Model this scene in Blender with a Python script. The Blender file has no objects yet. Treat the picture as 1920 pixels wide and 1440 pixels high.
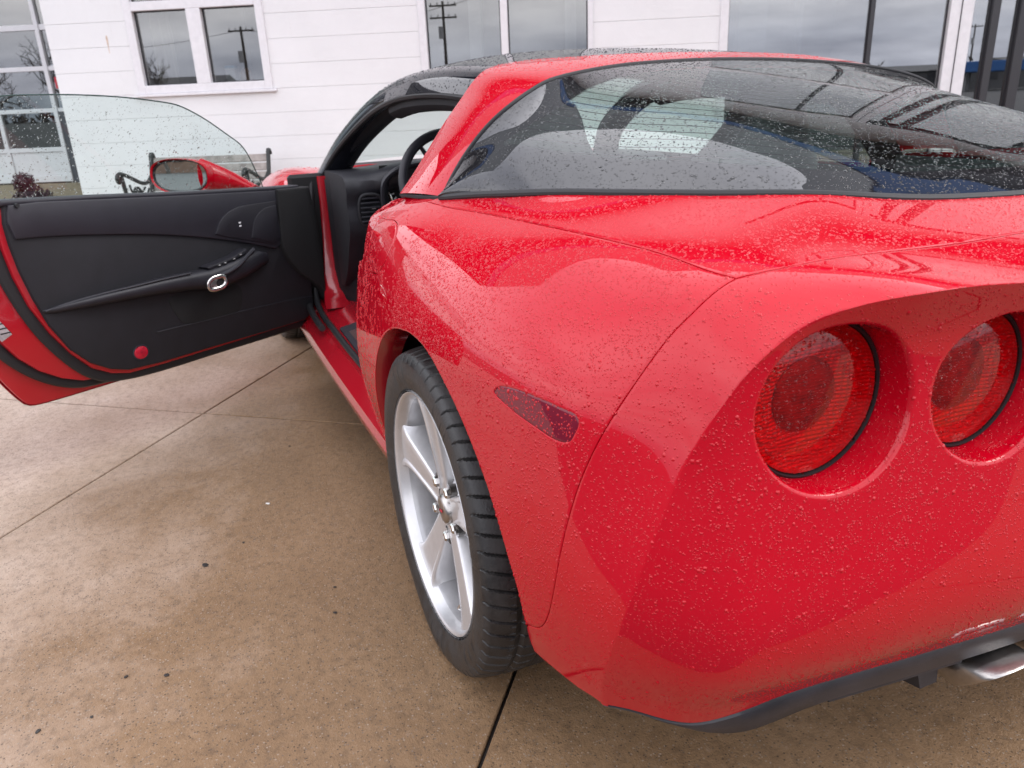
import bpy, bmesh, math, random
import numpy as np
from mathutils import Vector, Matrix
from mathutils.geometry import delaunay_2d_cdt

R = math.radians
random.seed(7)
rng = np.random.default_rng(7)
scene = bpy.context.scene
COL = scene.collection

# ------------------------------------------------------------------ camera
# Frame of reference: x runs to the nose of the car, y to its left, z up;
# the origin is on the ground under the rear axle.
CAM_LOC = np.array([-1.355, 1.272, 1.117])
YAW, PITCH, ROLL = R(-22.5), R(20.25), R(-2.5)
FOC = 1452.0 / 1920.0            # focal length as a share of picture width
fwd = np.array([math.cos(YAW) * math.cos(PITCH), math.sin(YAW) * math.cos(PITCH), -math.sin(PITCH)])
rgt = np.array([math.sin(YAW), -math.cos(YAW), 0.0])
up = np.cross(rgt, fwd)
r2 = math.cos(ROLL) * rgt + math.sin(ROLL) * up
u2 = -math.sin(ROLL) * rgt + math.cos(ROLL) * up
cam_d = bpy.data.cameras.new("camera")
cam = bpy.data.objects.new("camera", cam_d)
COL.objects.link(cam)
M = Matrix((
    (r2[0], u2[0], -fwd[0], CAM_LOC[0]),
    (r2[1], u2[1], -fwd[1], CAM_LOC[1]),
    (r2[2], u2[2], -fwd[2], CAM_LOC[2]),
    (0, 0, 0, 1)))
cam.matrix_world = M
cam_d.sensor_width = 36.0
cam_d.lens = FOC * 36.0
cam_d.clip_start = 0.02
cam_d.clip_end = 900.0
cam_d.dof.use_dof = True
cam_d.dof.focus_distance = 1.35
cam_d.dof.aperture_fstop = 9.0
scene.camera = cam

# ------------------------------------------------------------------ world, sun, exposure
world = bpy.data.worlds.new("World")
scene.world = world
world.use_nodes = True
wn, wl = world.node_tree.nodes, world.node_tree.links
wn.clear()
SUN_EL, SUN_AZ = R(48), R(205)      # high, softly from behind the camera's left
w_out = wn.new("ShaderNodeOutputWorld")
w_bg = wn.new("ShaderNodeBackground")
w_sky = wn.new("ShaderNodeTexSky")
w_sky.sky_type = 'NISHITA'
w_sky.sun_disc = False
w_sky.sun_elevation = SUN_EL
w_sky.sun_rotation = SUN_AZ
w_sky.dust_density = 3.0
w_tc = wn.new("ShaderNodeTexCoord")
w_sep = wn.new("ShaderNodeSeparateXYZ")
wl.new(w_tc.outputs["Generated"], w_sep.inputs[0])
# cloud sheet: direction projected on a flat layer overhead
w_add = wn.new("ShaderNodeMath"); w_add.operation = 'ADD'; w_add.inputs[1].default_value = 0.16
w_max = wn.new("ShaderNodeMath"); w_max.operation = 'MAXIMUM'; w_max.inputs[1].default_value = 0.02
wl.new(w_sep.outputs["Z"], w_max.inputs[0]); wl.new(w_max.outputs[0], w_add.inputs[0])
w_div = wn.new("ShaderNodeVectorMath"); w_div.operation = 'DIVIDE'
w_cmb = wn.new("ShaderNodeCombineXYZ")
for k in range(3): wl.new(w_add.outputs[0], w_cmb.inputs[k])
wl.new(w_tc.outputs["Generated"], w_div.inputs[0]); wl.new(w_cmb.outputs[0], w_div.inputs[1])
w_n = wn.new("ShaderNodeTexNoise"); w_n.inputs["Scale"].default_value = 1.15
w_n.inputs["Detail"].default_value = 6; w_n.inputs["Roughness"].default_value = 0.52
wl.new(w_div.outputs[0], w_n.inputs["Vector"])
w_r = wn.new("ShaderNodeValToRGB")
w_r.color_ramp.elements[0].position = 0.30; w_r.color_ramp.elements[0].color = (7.2, 7.3, 8.3, 1)
w_r.color_ramp.elements[1].position = 0.68; w_r.color_ramp.elements[1].color = (15.2, 15.0, 15.8, 1)
wl.new(w_n.outputs["Fac"], w_r.inputs[0])
# the layer thins to a darker slate band right above the horizon, a pale gap over it
w_h = wn.new("ShaderNodeValToRGB")
cr_ = w_h.color_ramp
cr_.elements[0].position = 0.0; cr_.elements[0].color = (0.50, 0.52, 0.58, 1)
e = cr_.elements.new(0.055); e.color = (0.66, 0.68, 0.73, 1)
e = cr_.elements.new(0.12); e.color = (0.98, 0.95, 0.91, 1)
e = cr_.elements.new(0.3); e.color = (1.0, 1.0, 1.0, 1)
cr_.elements[-1].position = 0.9; cr_.elements[-1].color = (1.12, 1.12, 1.12, 1)
wl.new(w_sep.outputs["Z"], w_h.inputs[0])
w_mul = wn.new("ShaderNodeMix"); w_mul.data_type = 'RGBA'; w_mul.blend_type = 'MULTIPLY'
w_mul.inputs[0].default_value = 1.0
wl.new(w_r.outputs[0], w_mul.inputs[6]); wl.new(w_h.outputs[0], w_mul.inputs[7])
w_mix = wn.new("ShaderNodeMix"); w_mix.data_type = 'RGBA'; w_mix.inputs[0].default_value = 0.9
wl.new(w_sky.outputs[0], w_mix.inputs[6]); wl.new(w_mul.outputs[2], w_mix.inputs[7])
wl.new(w_mix.outputs[2], w_bg.inputs["Color"])
w_bg.inputs["Strength"].default_value = 0.15
wl.new(w_bg.outputs[0], w_out.inputs["Surface"])

sun_d = bpy.data.lights.new("sun", 'SUN')
sun_d.energy = 0.8
sun_d.angle = R(25)
sun_d.color = (1.0, 0.965, 0.92)
sun = bpy.data.objects.new("sun", sun_d)
COL.objects.link(sun)
sd = Vector((math.sin(SUN_AZ) * math.cos(SUN_EL), math.cos(SUN_AZ) * math.cos(SUN_EL), math.sin(SUN_EL)))
sun.rotation_euler = sd.to_track_quat('Z', 'Y').to_euler()
sun.location = (0, 0, 30)

vs_ = scene.view_settings
scene.display_settings.display_device = 'sRGB'
vs_.view_transform = 'Standard'
vs_.look = 'None'
vs_.exposure = 0.32
vs_.gamma = 1.0
vs_.use_curve_mapping = False
scene.cycles.use_denoising = True
scene.cycles.max_bounces = 10
scene.cycles.transparent_max_bounces = 16
scene.cycles.caustics_reflective = False
scene.cycles.caustics_refractive = False
scene.cycles.sample_clamp_indirect = 6.0

# ------------------------------------------------------------------ helpers
def link(o, parent=None):
    COL.objects.link(o)
    if parent is not None:
        o.parent = parent
    return o

def mesh_obj(name, verts, faces, mat, parent=None, smooth=True, sharp=35, label=None):
    me = bpy.data.meshes.new(name)
    me.from_pydata([tuple(map(float, v)) for v in verts], [], [tuple(map(int, f)) for f in faces])
    me.validate()
    if smooth:
        me.polygons.foreach_set("use_smooth", [True] * len(me.polygons))
        if sharp: me.set_sharp_from_angle(angle=R(sharp))
    if mat is not None:
        for m in (mat if isinstance(mat, (list, tuple)) else [mat]): me.materials.append(m)
    me.update()
    o = bpy.data.objects.new(name, me)
    if label: o['label'] = label
    return link(o, parent)

def empty(name, loc=(0, 0, 0), parent=None):
    o = bpy.data.objects.new(name, None)
    o.location = loc
    o.empty_display_size = 0.1
    return link(o, parent)

def tag(o, label=None, cat=None, group=None, kind=None):
    if label: o['label'] = label
    if cat: o['category'] = cat
    if group: o['group'] = group
    if kind: o['kind'] = kind
    return o

class MB:
    """collects geometry for one mesh"""
    def __init__(s): s.v = []; s.f = []
    def add(s, v, f):
        b = len(s.v); s.v += [tuple(map(float, p)) for p in v]; s.f += [tuple(b + int(i) for i in q) for q in f]
        return s
    def box(s, lo, hi, M=None):
        x0, y0, z0 = lo; x1, y1, z1 = hi
        v = [(x0, y0, z0), (x1, y0, z0), (x1, y1, z0), (x0, y1, z0), (x0, y0, z1), (x1, y0, z1), (x1, y1, z1), (x0, y1, z1)]
        if M is not None: v = [M(p) for p in v]
        return s.add(v, [(0, 3, 2, 1), (4, 5, 6, 7), (0, 1, 5, 4), (1, 2, 6, 5), (2, 3, 7, 6), (3, 0, 4, 7)])
    def bbox(s, lo, hi, b=0.004, M=None):
        """box with chamfered edges"""
        c = [(lo[k] + hi[k]) / 2 for k in range(3)]; h = [(hi[k] - lo[k]) / 2 for k in range(3)]
        b = min(b, min(h) * 0.9)
        v = []; idx = {}
        for sx in (-1, 1):
            for sy in (-1, 1):
                for sz in (-1, 1):
                    for ax in range(3):
                        p = [sx * h[0], sy * h[1], sz * h[2]]
                        for k in range(3):
                            if k != ax: p[k] -= math.copysign(b, p[k])
                        idx[(sx, sy, sz, ax)] = len(v)
                        v.append((c[0] + p[0], c[1] + p[1], c[2] + p[2]))
        f = []
        for ax in range(3):
            a1, a2 = [(1, 2), (2, 0), (0, 1)][ax]
            for sg in (-1, 1):
                q = []
                for t1, t2 in ((-1, -1), (1, -1), (1, 1), (-1, 1)):
                    k = [0, 0, 0]; k[ax] = sg; k[a1] = t1; k[a2] = t2
                    q.append(idx[(k[0], k[1], k[2], ax)])
                f.append(q if sg > 0 else q[::-1])
        for ax in range(3):      # edge chamfers along axis ax
            a1, a2 = [(1, 2), (2, 0), (0, 1)][ax]
            for t1 in (-1, 1):
                for t2 in (-1, 1):
                    k0 = [0, 0, 0]; k1 = [0, 0, 0]; k0[ax] = -1; k1[ax] = 1
                    for k in (k0, k1): k[a1] = t1; k[a2] = t2
                    q = [idx[(*k0, a1)], idx[(*k1, a1)], idx[(*k1, a2)], idx[(*k0, a2)]]
                    f.append(q if t1 * t2 < 0 else q[::-1])
        for sx in (-1, 1):
            for sy in (-1, 1):
                for sz in (-1, 1):
                    q = [idx[(sx, sy, sz, k)] for k in range(3)]
                    f.append(q if sx * sy * sz > 0 else q[::-1])
        if M is not None: v = [M(p) for p in v]
        return s.add(v, f)
    def grid(s, P, closed_u=False, closed_v=False, flip=False):
        P = np.asarray(P, float); nu, nv = P.shape[:2]
        f = []
        for i in range(nu if closed_u else nu - 1):
            for j in range(nv if closed_v else nv - 1):
                a = i * nv + j; b = ((i + 1) % nu) * nv + j
                c = ((i + 1) % nu) * nv + (j + 1) % nv; d = i * nv + (j + 1) % nv
                f.append((a, d, c, b) if flip else (a, b, c, d))
        return s.add(P.reshape(-1, 3), f)
    def tube(s, pts, r, n=8, closed=False, cap=True, flat=None, upv=(0, 0, 1)):
        P = np.asarray(pts, float); m = len(P)
        T = np.gradient(P, axis=0) if not closed else np.roll(P, -1, 0) - np.roll(P, 1, 0)
        T /= np.linalg.norm(T, axis=1)[:, None] + 1e-12
        rr = np.full(m, r) if np.isscalar(r) else np.asarray(r, float)
        upv = np.asarray(upv, float); rows = []
        ref = upv - (upv @ T[0]) * T[0]
        if np.linalg.norm(ref) < 1e-3: ref = np.array([1., 0, 0]) - T[0][0] * T[0]
        for i in range(m):
            a = ref - (ref @ T[i]) * T[i]; a /= np.linalg.norm(a) + 1e-12; ref = a
            b = np.cross(T[i], a); th = np.arange(n) * 2 * math.pi / n
            fx, fy = (1, 1) if flat is None else flat
            rows.append(P[i] + rr[i] * (np.cos(th)[:, None] * a * fx + np.sin(th)[:, None] * b * fy))
        s.grid(np.array(rows), closed_u=closed, closed_v=True, flip=True)
        if cap and not closed:
            b = len(s.v) - m * n
            s.f.append(tuple(b + k for k in range(n)))
            s.f.append(tuple(b + (m - 1) * n + k for k in range(n))[::-1])
        return s
    def lathe(s, prof, n, M, closed=False):
        """prof: list of (r, a); M maps (a, r cos, r sin) to 3D"""
        rows = []
        for k in range(n):
            t = 2 * math.pi * k / n
            rows.append([M((a, r * math.cos(t), r * math.sin(t))) for r, a in prof])
        return s.grid(np.array(rows), closed_u=True, closed_v=closed)
    def obj(s, name, mat, parent=None, smooth=True, sharp=35, label=None, weld=False):
        o = mesh_obj(name, s.v, s.f, mat, parent, smooth, sharp, label)
        if weld:
            bm = bmesh.new(); bm.from_mesh(o.data)
            bmesh.ops.remove_doubles(bm, verts=bm.verts, dist=2e-4)
            bmesh.ops.recalc_face_normals(bm, faces=bm.faces)
            bm.to_mesh(o.data); bm.free()
            o.data.polygons.foreach_set("use_smooth", [True] * len(o.data.polygons))
            if sharp: o.data.set_sharp_from_angle(angle=R(sharp))
        return o

def cr(pts, n, closed=False):
    """Catmull-Rom through pts resampled to n points evenly by arc length"""
    P = np.asarray(pts, float)
    if closed: Q = np.vstack([P[-1], P, P[0], P[1]])
    else: Q = np.vstack([2 * P[0] - P[1], P, 2 * P[-1] - P[-2]])
    out = []
    for i in range(1, len(Q) - 2):
        p0, p1, p2, p3 = Q[i - 1], Q[i], Q[i + 1], Q[i + 2]
        t0 = 0.; t1 = t0 + np.linalg.norm(p1 - p0) ** .5 + 1e-9; t2 = t1 + np.linalg.norm(p2 - p1) ** .5 + 1e-9; t3 = t2 + np.linalg.norm(p3 - p2) ** .5 + 1e-9
        t = np.linspace(t1, t2, 24, endpoint=False)[:, None]
        A1 = (t1 - t) / (t1 - t0) * p0 + (t - t0) / (t1 - t0) * p1
        A2 = (t2 - t) / (t2 - t1) * p1 + (t - t1) / (t2 - t1) * p2
        A3 = (t3 - t) / (t3 - t2) * p2 + (t - t2) / (t3 - t2) * p3
        B1 = (t2 - t) / (t2 - t0) * A1 + (t - t0) / (t2 - t0) * A2
        B2 = (t3 - t) / (t3 - t1) * A2 + (t - t1) / (t3 - t1) * A3
        out.append((t2 - t) / (t2 - t1) * B1 + (t - t1) / (t2 - t1) * B2)
    if not closed: out.append(P[-1:])
    C = np.vstack(out)
    if closed: C = np.vstack([C, C[:1]])
    d = np.r_[0, np.cumsum(np.linalg.norm(np.diff(C, axis=0), axis=1))]
    t = np.linspace(0, d[-1], n + (1 if closed else 0))
    res = np.stack([np.interp(t, d, C[:, k]) for k in range(C.shape[1])], 1)
    return res[:-1] if closed else res

def lin(pts, n):
    C = np.asarray(pts, float)
    d = np.r_[0, np.cumsum(np.linalg.norm(np.diff(C, axis=0), axis=1))]
    t = np.linspace(0, d[-1], n)
    return np.stack([np.interp(t, d, C[:, k]) for k in range(C.shape[1])], 1)

def nat2(T):
    n = len(T); h = np.diff(T); A = np.zeros((n, n)); B = np.zeros((n, n)); A[0, 0] = A[-1, -1] = 1
    for i in range(1, n - 1):
        A[i, i - 1] = h[i - 1]; A[i, i] = 2 * (h[i - 1] + h[i]); A[i, i + 1] = h[i]
        B[i, i - 1] = 6 / h[i - 1]; B[i, i] = -6 / h[i - 1] - 6 / h[i]; B[i, i + 1] = 6 / h[i]
    return np.linalg.solve(A, B)

def cub(t, T, P):
    """natural cubic spline"""
    T = np.asarray(T, float); P = np.asarray(P, float); sh = P.shape; P2 = P.reshape(len(T), -1)
    Mm = nat2(T) @ P2; t = np.asarray(t, float)
    k = np.clip(np.searchsorted(T, t, side='right') - 1, 0, len(T) - 2)
    h = (T[k + 1] - T[k])[:, None]; a = (T[k + 1] - t)[:, None] / h; b = (t - T[k])[:, None] / h
    r = a * P2[k] + b * P2[k + 1] + ((a ** 3 - a) * Mm[k] + (b ** 3 - b) * Mm[k + 1]) * h * h / 6
    return r.reshape((len(t),) + sh[1:])

def inside(poly, pts):
    poly = np.asarray(poly); x, y = pts[:, 0], pts[:, 1]; c = np.zeros(len(pts), bool)
    a = poly; b = np.roll(poly, -1, 0)
    for (x1, y1), (x2, y2) in zip(a, b):
        m = (y1 > y) != (y2 > y)
        if m.any():
            xx = (x2 - x1) * (y - y1) / ((y2 - y1) if y2 != y1 else 1e-12) + x1
            c ^= m & (x < xx)
    return c

def pdist(poly, pts):
    a = np.asarray(poly); b = np.roll(a, -1, 0); best = np.full(len(pts), 1e9)
    for p, q in zip(a, b):
        ab = q - p; t = np.clip(((pts - p) @ ab) / (ab @ ab + 1e-15), 0, 1)
        best = np.minimum(best, np.linalg.norm(pts - (p + t[:, None] * ab), axis=1))
    return best

def offs(poly, d):
    """shift a closed polygon along its normals; positive d shrinks it"""
    P = np.asarray(poly, float); A = np.roll(P, 1, 0); B = np.roll(P, -1, 0)
    area = 0.5 * np.sum(P[:, 0] * B[:, 1] - B[:, 0] * P[:, 1]); sg = 1 if area > 0 else -1
    e1 = P - A; e1 /= np.linalg.norm(e1, axis=1)[:, None] + 1e-12
    e2 = B - P; e2 /= np.linalg.norm(e2, axis=1)[:, None] + 1e-12
    n1 = np.c_[-e1[:, 1], e1[:, 0]]; n2 = np.c_[-e2[:, 1], e2[:, 0]]
    n = n1 + n2; n /= np.linalg.norm(n, axis=1)[:, None] + 1e-12
    k = 1 / np.clip((n * n1).sum(1), 0.5, 1)
    return P + sg * d * n * k[:, None]

def resamp(poly, step):
    P = np.asarray(poly, float); Q = np.vstack([P, P[:1]]); out = []
    for p, q in zip(Q[:-1], Q[1:]):
        m = max(1, int(round(np.linalg.norm(q - p) / step)))
        for k in range(m): out.append(p + (q - p) * k / m)
    return np.array(out)

def trimmed(outer, holes, fn, step=0.016, hem=0.012, inset=0.0, bstep=0.008, nohem=None, rad=0.0011, hole_inset=0.0, back=1):
    """surface fn(a,b)->3D over the domain polygon 'outer' minus 'holes'. Edges are rolled over and turned in by 'hem'.
    nohem(pts2d)->mask of boundary points that keep a raw edge."""
    loops = [resamp(outer, bstep)] + [resamp(h, bstep) for h in holes]
    if inset: loops[0] = offs(loops[0], inset)
    if hole_inset: loops[1:] = [offs(l, -hole_inset) for l in loops[1:]]
    lo = loops[0].min(0); hi = loops[0].max(0)
    gx, gy = np.meshgrid(np.arange(lo[0], hi[0], step), np.arange(lo[1], hi[1], step * 0.87), indexing='ij')
    gx = gx + (np.arange(gx.shape[1]) % 2)[None, :] * step / 2
    g = np.c_[gx.ravel(), gy.ravel()]
    g = g[inside(loops[0], g)]
    for h in loops[1:]: g = g[~inside(h, g)]
    for l in loops: g = g[pdist(l, g) > step * 0.6]
    rings = []
    for k, l in enumerate(loops):
        r = offs(l, 0.0035 if k == 0 else -0.0035)
        rings.append(r[np.arange(len(r)) % 1 == 0])
    allp = np.vstack(loops + rings + [g])
    edges = []; b = 0
    for l in loops:
        n = len(l); edges += [(b + i, b + (i + 1) % n) for i in range(n)]; b += n
    res = delaunay_2d_cdt([Vector(p) for p in allp], edges, [], 0, 1e-7)
    v2 = np.array([tuple(v) for v in res[0]]); tri = np.array([f for f in res[2] if len(f) == 3])
    c = v2[tri].mean(1); ok = inside(loops[0], c)
    for h in loops[1:]: ok &= ~inside(h, c)
    tri = tri[ok]
    P = fn(v2[:, 0], v2[:, 1])
    eps = 1e-4
    du = fn(v2[:, 0] + eps, v2[:, 1]) - P; dv = fn(v2[:, 0], v2[:, 1] + eps) - P
    N = np.cross(du, dv); N /= np.linalg.norm(N, axis=1)[:, None] + 1e-15
    N *= back
    # orient triangles with N
    tn = np.cross(P[tri[:, 1]] - P[tri[:, 0]], P[tri[:, 2]] - P[tri[:, 0]])
    fl = (tn * N[tri[:, 0]]).sum(1) < 0
    tri[fl] = tri[fl][:, ::-1]
    verts = [tuple(p) for p in P]; faces = [tuple(t) for t in tri]
    # boundary loops in output (find by matching input positions)
    inv = {}
    for oi, orig in enumerate(res[3]):
        for q in orig: inv[q] = oi
    b = 0; bl = []
    for li, l in enumerate(loops):
        n = len(l); ids = [inv[b + i] for i in range(n)]; b += n; bl.append(ids)
        if not hem: continue
        q2 = v2[ids]; mask = np.zeros(n, bool) if nohem is None else nohem(q2)
        out2 = offs(q2, -rad if li == 0 else rad)
        Pb = P[ids]; Nb = N[ids]
        dirv = fn(out2[:, 0], out2[:, 1]) - Pb
        r1 = Pb + dirv * 0.7 - Nb * rad * 0.35
        r2_ = Pb + dirv - Nb * rad * 1.1
        r3 = Pb + dirv - Nb * (hem)
        base = len(verts); verts += [tuple(p) for p in r1] + [tuple(p) for p in r2_] + [tuple(p) for p in r3]
        for i in range(n):
            j = (i + 1) % n
            if mask[i] and mask[j]: continue
            A = [ids[i], base + i, base + n + i, base + 2 * n + i]; B = [ids[j], base + j, base + n + j, base + 2 * n + j]
            for k in range(3):
                qd = (A[k], A[k + 1], B[k + 1], B[k])
                p0, p1, p3 = (np.array(verts[qd[0]]), np.array(verts[qd[1]]), np.array(verts[qd[3]]))
                qn = np.cross(p1 - p0, p3 - p0)
                want = dirv[i] if k else Nb[i] + dirv[i] / (np.linalg.norm(dirv[i]) + 1e-12)
                faces.append(qd if qn @ want > 0 else qd[::-1])
    used = np.zeros(len(verts), bool)
    for f in faces: used[list(f)] = True
    remap = np.cumsum(used) - 1
    verts = [v for v, u in zip(verts, used) if u]
    faces = [tuple(int(remap[i]) for i in f) for f in faces]
    bl = [[int(remap[i]) for i in ids] for ids in bl]
    return verts, faces, bl

def mirror(verts, faces):
    return [(v[0], -v[1], v[2]) for v in verts], [tuple(f[::-1]) for f in faces]
# ------------------------------------------------------------------ materials
class NT:
    """tiny node-building helper"""
    def __init__(s, name):
        s.m = bpy.data.materials.new(name); s.m.use_nodes = True
        s.n = s.m.node_tree.nodes; s.l = s.m.node_tree.links; s.n.clear()
        s.out = s.n.new("ShaderNodeOutputMaterial")
    def node(s, t, **kw):
        n = s.n.new(t)
        for k, v in kw.items(): setattr(n, k, v)
        return n
    def put(s, sock, v):
        if isinstance(v, bpy.types.NodeSocket): s.l.new(v, sock)
        elif isinstance(v, (int, float)) or hasattr(v, '__len__') and not hasattr(sock.default_value, '__len__'): sock.default_value = v
        else:
            d = list(v)
            if len(sock.default_value) == 4 and len(d) == 3: d.append(1.0)
            sock.default_value = d
    def math(s, op, a, b=0.0, c=None, clamp=False):
        n = s.node("ShaderNodeMath", operation=op, use_clamp=clamp)
        s.put(n.inputs[0], a); s.put(n.inputs[1], b)
        if c is not None: s.put(n.inputs[2], c)
        return n.outputs[0]
    def mix(s, f, a, b, blend='MIX'):
        n = s.node("ShaderNodeMix", data_type='RGBA', blend_type=blend)
        s.put(n.inputs[0], f); s.put(n.inputs[6], a); s.put(n.inputs[7], b)
        return n.outputs[2]
    def coord(s, kind="Object"): return s.node("ShaderNodeTexCoord").outputs[kind]
    def mapping(s, vec, scale=(1, 1, 1), loc=(0, 0, 0), rot=(0, 0, 0)):
        n = s.node("ShaderNodeMapping"); s.l.new(vec, n.inputs[0])
        n.inputs["Scale"].default_value = scale; n.inputs["Location"].default_value = loc; n.inputs["Rotation"].default_value = rot
        return n.outputs[0]
    def noise(s, vec, scale, detail=3.0, rough=0.5, out="Fac"):
        n = s.node("ShaderNodeTexNoise"); s.l.new(vec, n.inputs["Vector"])
        n.inputs["Scale"].default_value = scale; n.inputs["Detail"].default_value = detail; n.inputs["Roughness"].default_value = rough
        return n.outputs[out]
    def ramp(s, f, *stops, interp='LINEAR'):
        n = s.node("ShaderNodeValToRGB"); c = n.color_ramp; c.interpolation = interp
        while len(c.elements) < len(stops): c.elements.new(0.5)
        for e, (p, col) in zip(c.elements, stops):
            e.position = p; e.color = (*col, 1) if hasattr(col, '__len__') else (col, col, col, 1)
        s.put(n.inputs[0], f)
        return n.outputs[0]
    def bump(s, h, dist=0.001, strength=1.0, normal=None):
        n = s.node("ShaderNodeBump"); n.inputs["Strength"].default_value = strength; n.inputs["Distance"].default_value = dist
        s.put(n.inputs["Height"], h)
        if normal is not None: s.l.new(normal, n.inputs["Normal"])
        return n.outputs[0]
    def pbsdf(s, **kw):
        n = s.node("ShaderNodeBsdfPrincipled")
        for k, v in kw.items(): s.put(n.inputs[k.replace('_', ' ')], v)
        return n
    def done(s, sh):
        s.l.new(sh, s.out.inputs["Surface"]); return s.m
    def drops(s, vec, scale, presence=0.4, lo=0.16, hi=0.42):
        """bead heights 0..1 : rounded caps in random Voronoi cells; returns (height, mask)"""
        v = s.node("ShaderNodeTexVoronoi", feature='F1', voronoi_dimensions='3D'); s.l.new(vec, v.inputs["Vector"])
        v.inputs["Scale"].default_value = scale; v.inputs["Randomness"].default_value = 0.95
        sep = s.node("ShaderNodeSeparateColor"); s.l.new(v.outputs["Color"], sep.inputs[0])
        rad = s.math('MULTIPLY_ADD', sep.outputs[1], hi - lo, lo)
        k = s.math('DIVIDE', v.outputs["Distance"], rad)
        k2 = s.math('SUBTRACT', 1.0, s.math('MULTIPLY', k, k), clamp=True)
        on = s.math('GREATER_THAN', sep.outputs[0], 1 - presence)
        h = s.math('MULTIPLY', s.math('POWER', k2, 0.6), on)
        return h, s.math('GREATER_THAN', h, 0.02)

def simple(name, col, rough=0.5, metallic=0.0, spec=0.5, coat=0.0, bump=None, var=0.0, varscale=20):
    t = NT(name); v = t.coord()
    c = col
    if var:
        n = t.noise(v, varscale, 4, 0.6)
        c = t.mix(t.ramp(n, (0.3, 0.0), (0.7, 1.0)), tuple(x * (1 - var) for x in col), tuple(min(1, x * (1 + var)) for x in col))
    b = t.pbsdf(Base_Color=c, Roughness=rough, Metallic=metallic, Specular_IOR_Level=spec, Coat_Weight=coat)
    if bump: t.l.new(t.bump(t.noise(v, bump[0], 3, 0.6), bump[1]), b.inputs["Normal"])
    return t.done(b.outputs[0])

def paint(name, base, coat=1.0):
    """gloss paint with a faint road film on the lower panels"""
    t = NT(name); v = t.coord()
    sep = t.node("ShaderNodeSeparateXYZ"); t.l.new(v, sep.inputs[0])
    film = t.math('MULTIPLY', t.ramp(sep.outputs[2], (0.26, 1.0), (0.46, 0.0)), t.ramp(t.noise(v, 14, 5, 0.65), (0.35, 0.2), (0.75, 1.0)))
    col = t.mix(t.math('MULTIPLY', film, 0.025), base, (0.25, 0.20, 0.17))
    streak = t.noise(t.mapping(v, (60, 60, 5)), 1.0, 4, 0.6)
    rough = t.math('ADD', t.math('MULTIPLY_ADD', film, 0.12, 0.006), t.math('MULTIPLY', t.ramp(streak, (0.55, 0.0), (0.75, 1.0)), 0.015))
    b = t.pbsdf(Base_Color=col, Roughness=0.6, Specular_IOR_Level=0.0, Coat_Weight=coat, Coat_Roughness=rough, Coat_IOR=1.47)
    return t.done(b.outputs[0])

M = {}
M['red'] = paint("red_paint", (0.50, 0.0012, 0.0125))
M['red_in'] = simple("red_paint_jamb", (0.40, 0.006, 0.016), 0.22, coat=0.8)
M['black_gloss'] = paint("black_roof_paint", (0.010, 0.011, 0.016))
M['rubber'] = simple("black_rubber", (0.014, 0.014, 0.016), 0.55, bump=(300, 0.0003))
M['trim'] = simple("charcoal_trim", (0.014, 0.0135, 0.019), 0.50, bump=(900, 0.0002), var=0.15)
M['trim_soft'] = simple("charcoal_soft_trim", (0.009, 0.0088, 0.0125), 0.68, bump=(700, 0.0003), var=0.2)
M['trim_upper'] = simple("charcoal_upper_trim", (0.022, 0.0215, 0.029), 0.46, bump=(900, 0.0002), var=0.1)
M['black'] = simple("dark_cavity", (0.006, 0.006, 0.007), 0.8)
M['valance'] = simple("grey_black_plastic", (0.026, 0.025, 0.030), 0.40, bump=(500, 0.0003), var=0.25)
M['chrome'] = simple("satin_chrome", (0.72, 0.70, 0.68), 0.16, 1.0)
M['steel'] = simple("brushed_steel", (0.48, 0.46, 0.44), 0.28, 1.0, bump=(60, 0.0004), var=0.2)
M['alu'] = simple("silver_wheel_paint", (0.66, 0.66, 0.67), 0.33, 0.55, coat=0.6, var=0.05, varscale=40)
M['barrel'] = simple("silver_wheel_shaded", (0.44, 0.44, 0.45), 0.32, 0.55, coat=0.5, var=0.08, varscale=30)  # wheel silver darkened to carry the shade inside the barrel
M['disc'] = simple("brake_iron", (0.12, 0.11, 0.10), 0.45, 0.8)
M['seat'] = simple("grey_leather", (0.26, 0.255, 0.265), 0.5, bump=(250, 0.0006), var=0.15)
M['carpet'] = simple("dark_carpet", (0.20, 0.20, 0.21), 0.95, bump=(900, 0.001))
M['headlin'] = simple("grey_headlining", (0.13, 0.13, 0.14), 0.9)
M['white_ic'] = simple("pale_print", (0.65, 0.66, 0.68), 0.5)
M['sticker'] = simple("grey_label_film", (0.36, 0.33, 0.34), 0.45, var=0.3, varscale=60)

def tyre_mat():
    t = NT("tyre_rubber"); v = t.coord()
    n = t.noise(v, 30, 5, 0.65)
    col = t.mix(t.ramp(n, (0.35, 0.0), (0.75, 1.0)), (0.012, 0.012, 0.013), (0.040, 0.037, 0.035))
    b = t.pbsdf(Base_Color=col, Roughness=t.ramp(n, (0.3, 0.28), (0.7, 0.62)), Specular_IOR_Level=0.5)
    t.l.new(t.bump(t.noise(v, 260, 4, 0.6), 0.0006), b.inputs["Normal"])
    return t.done(b.outputs[0])
M['tyre'] = tyre_mat()

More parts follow.
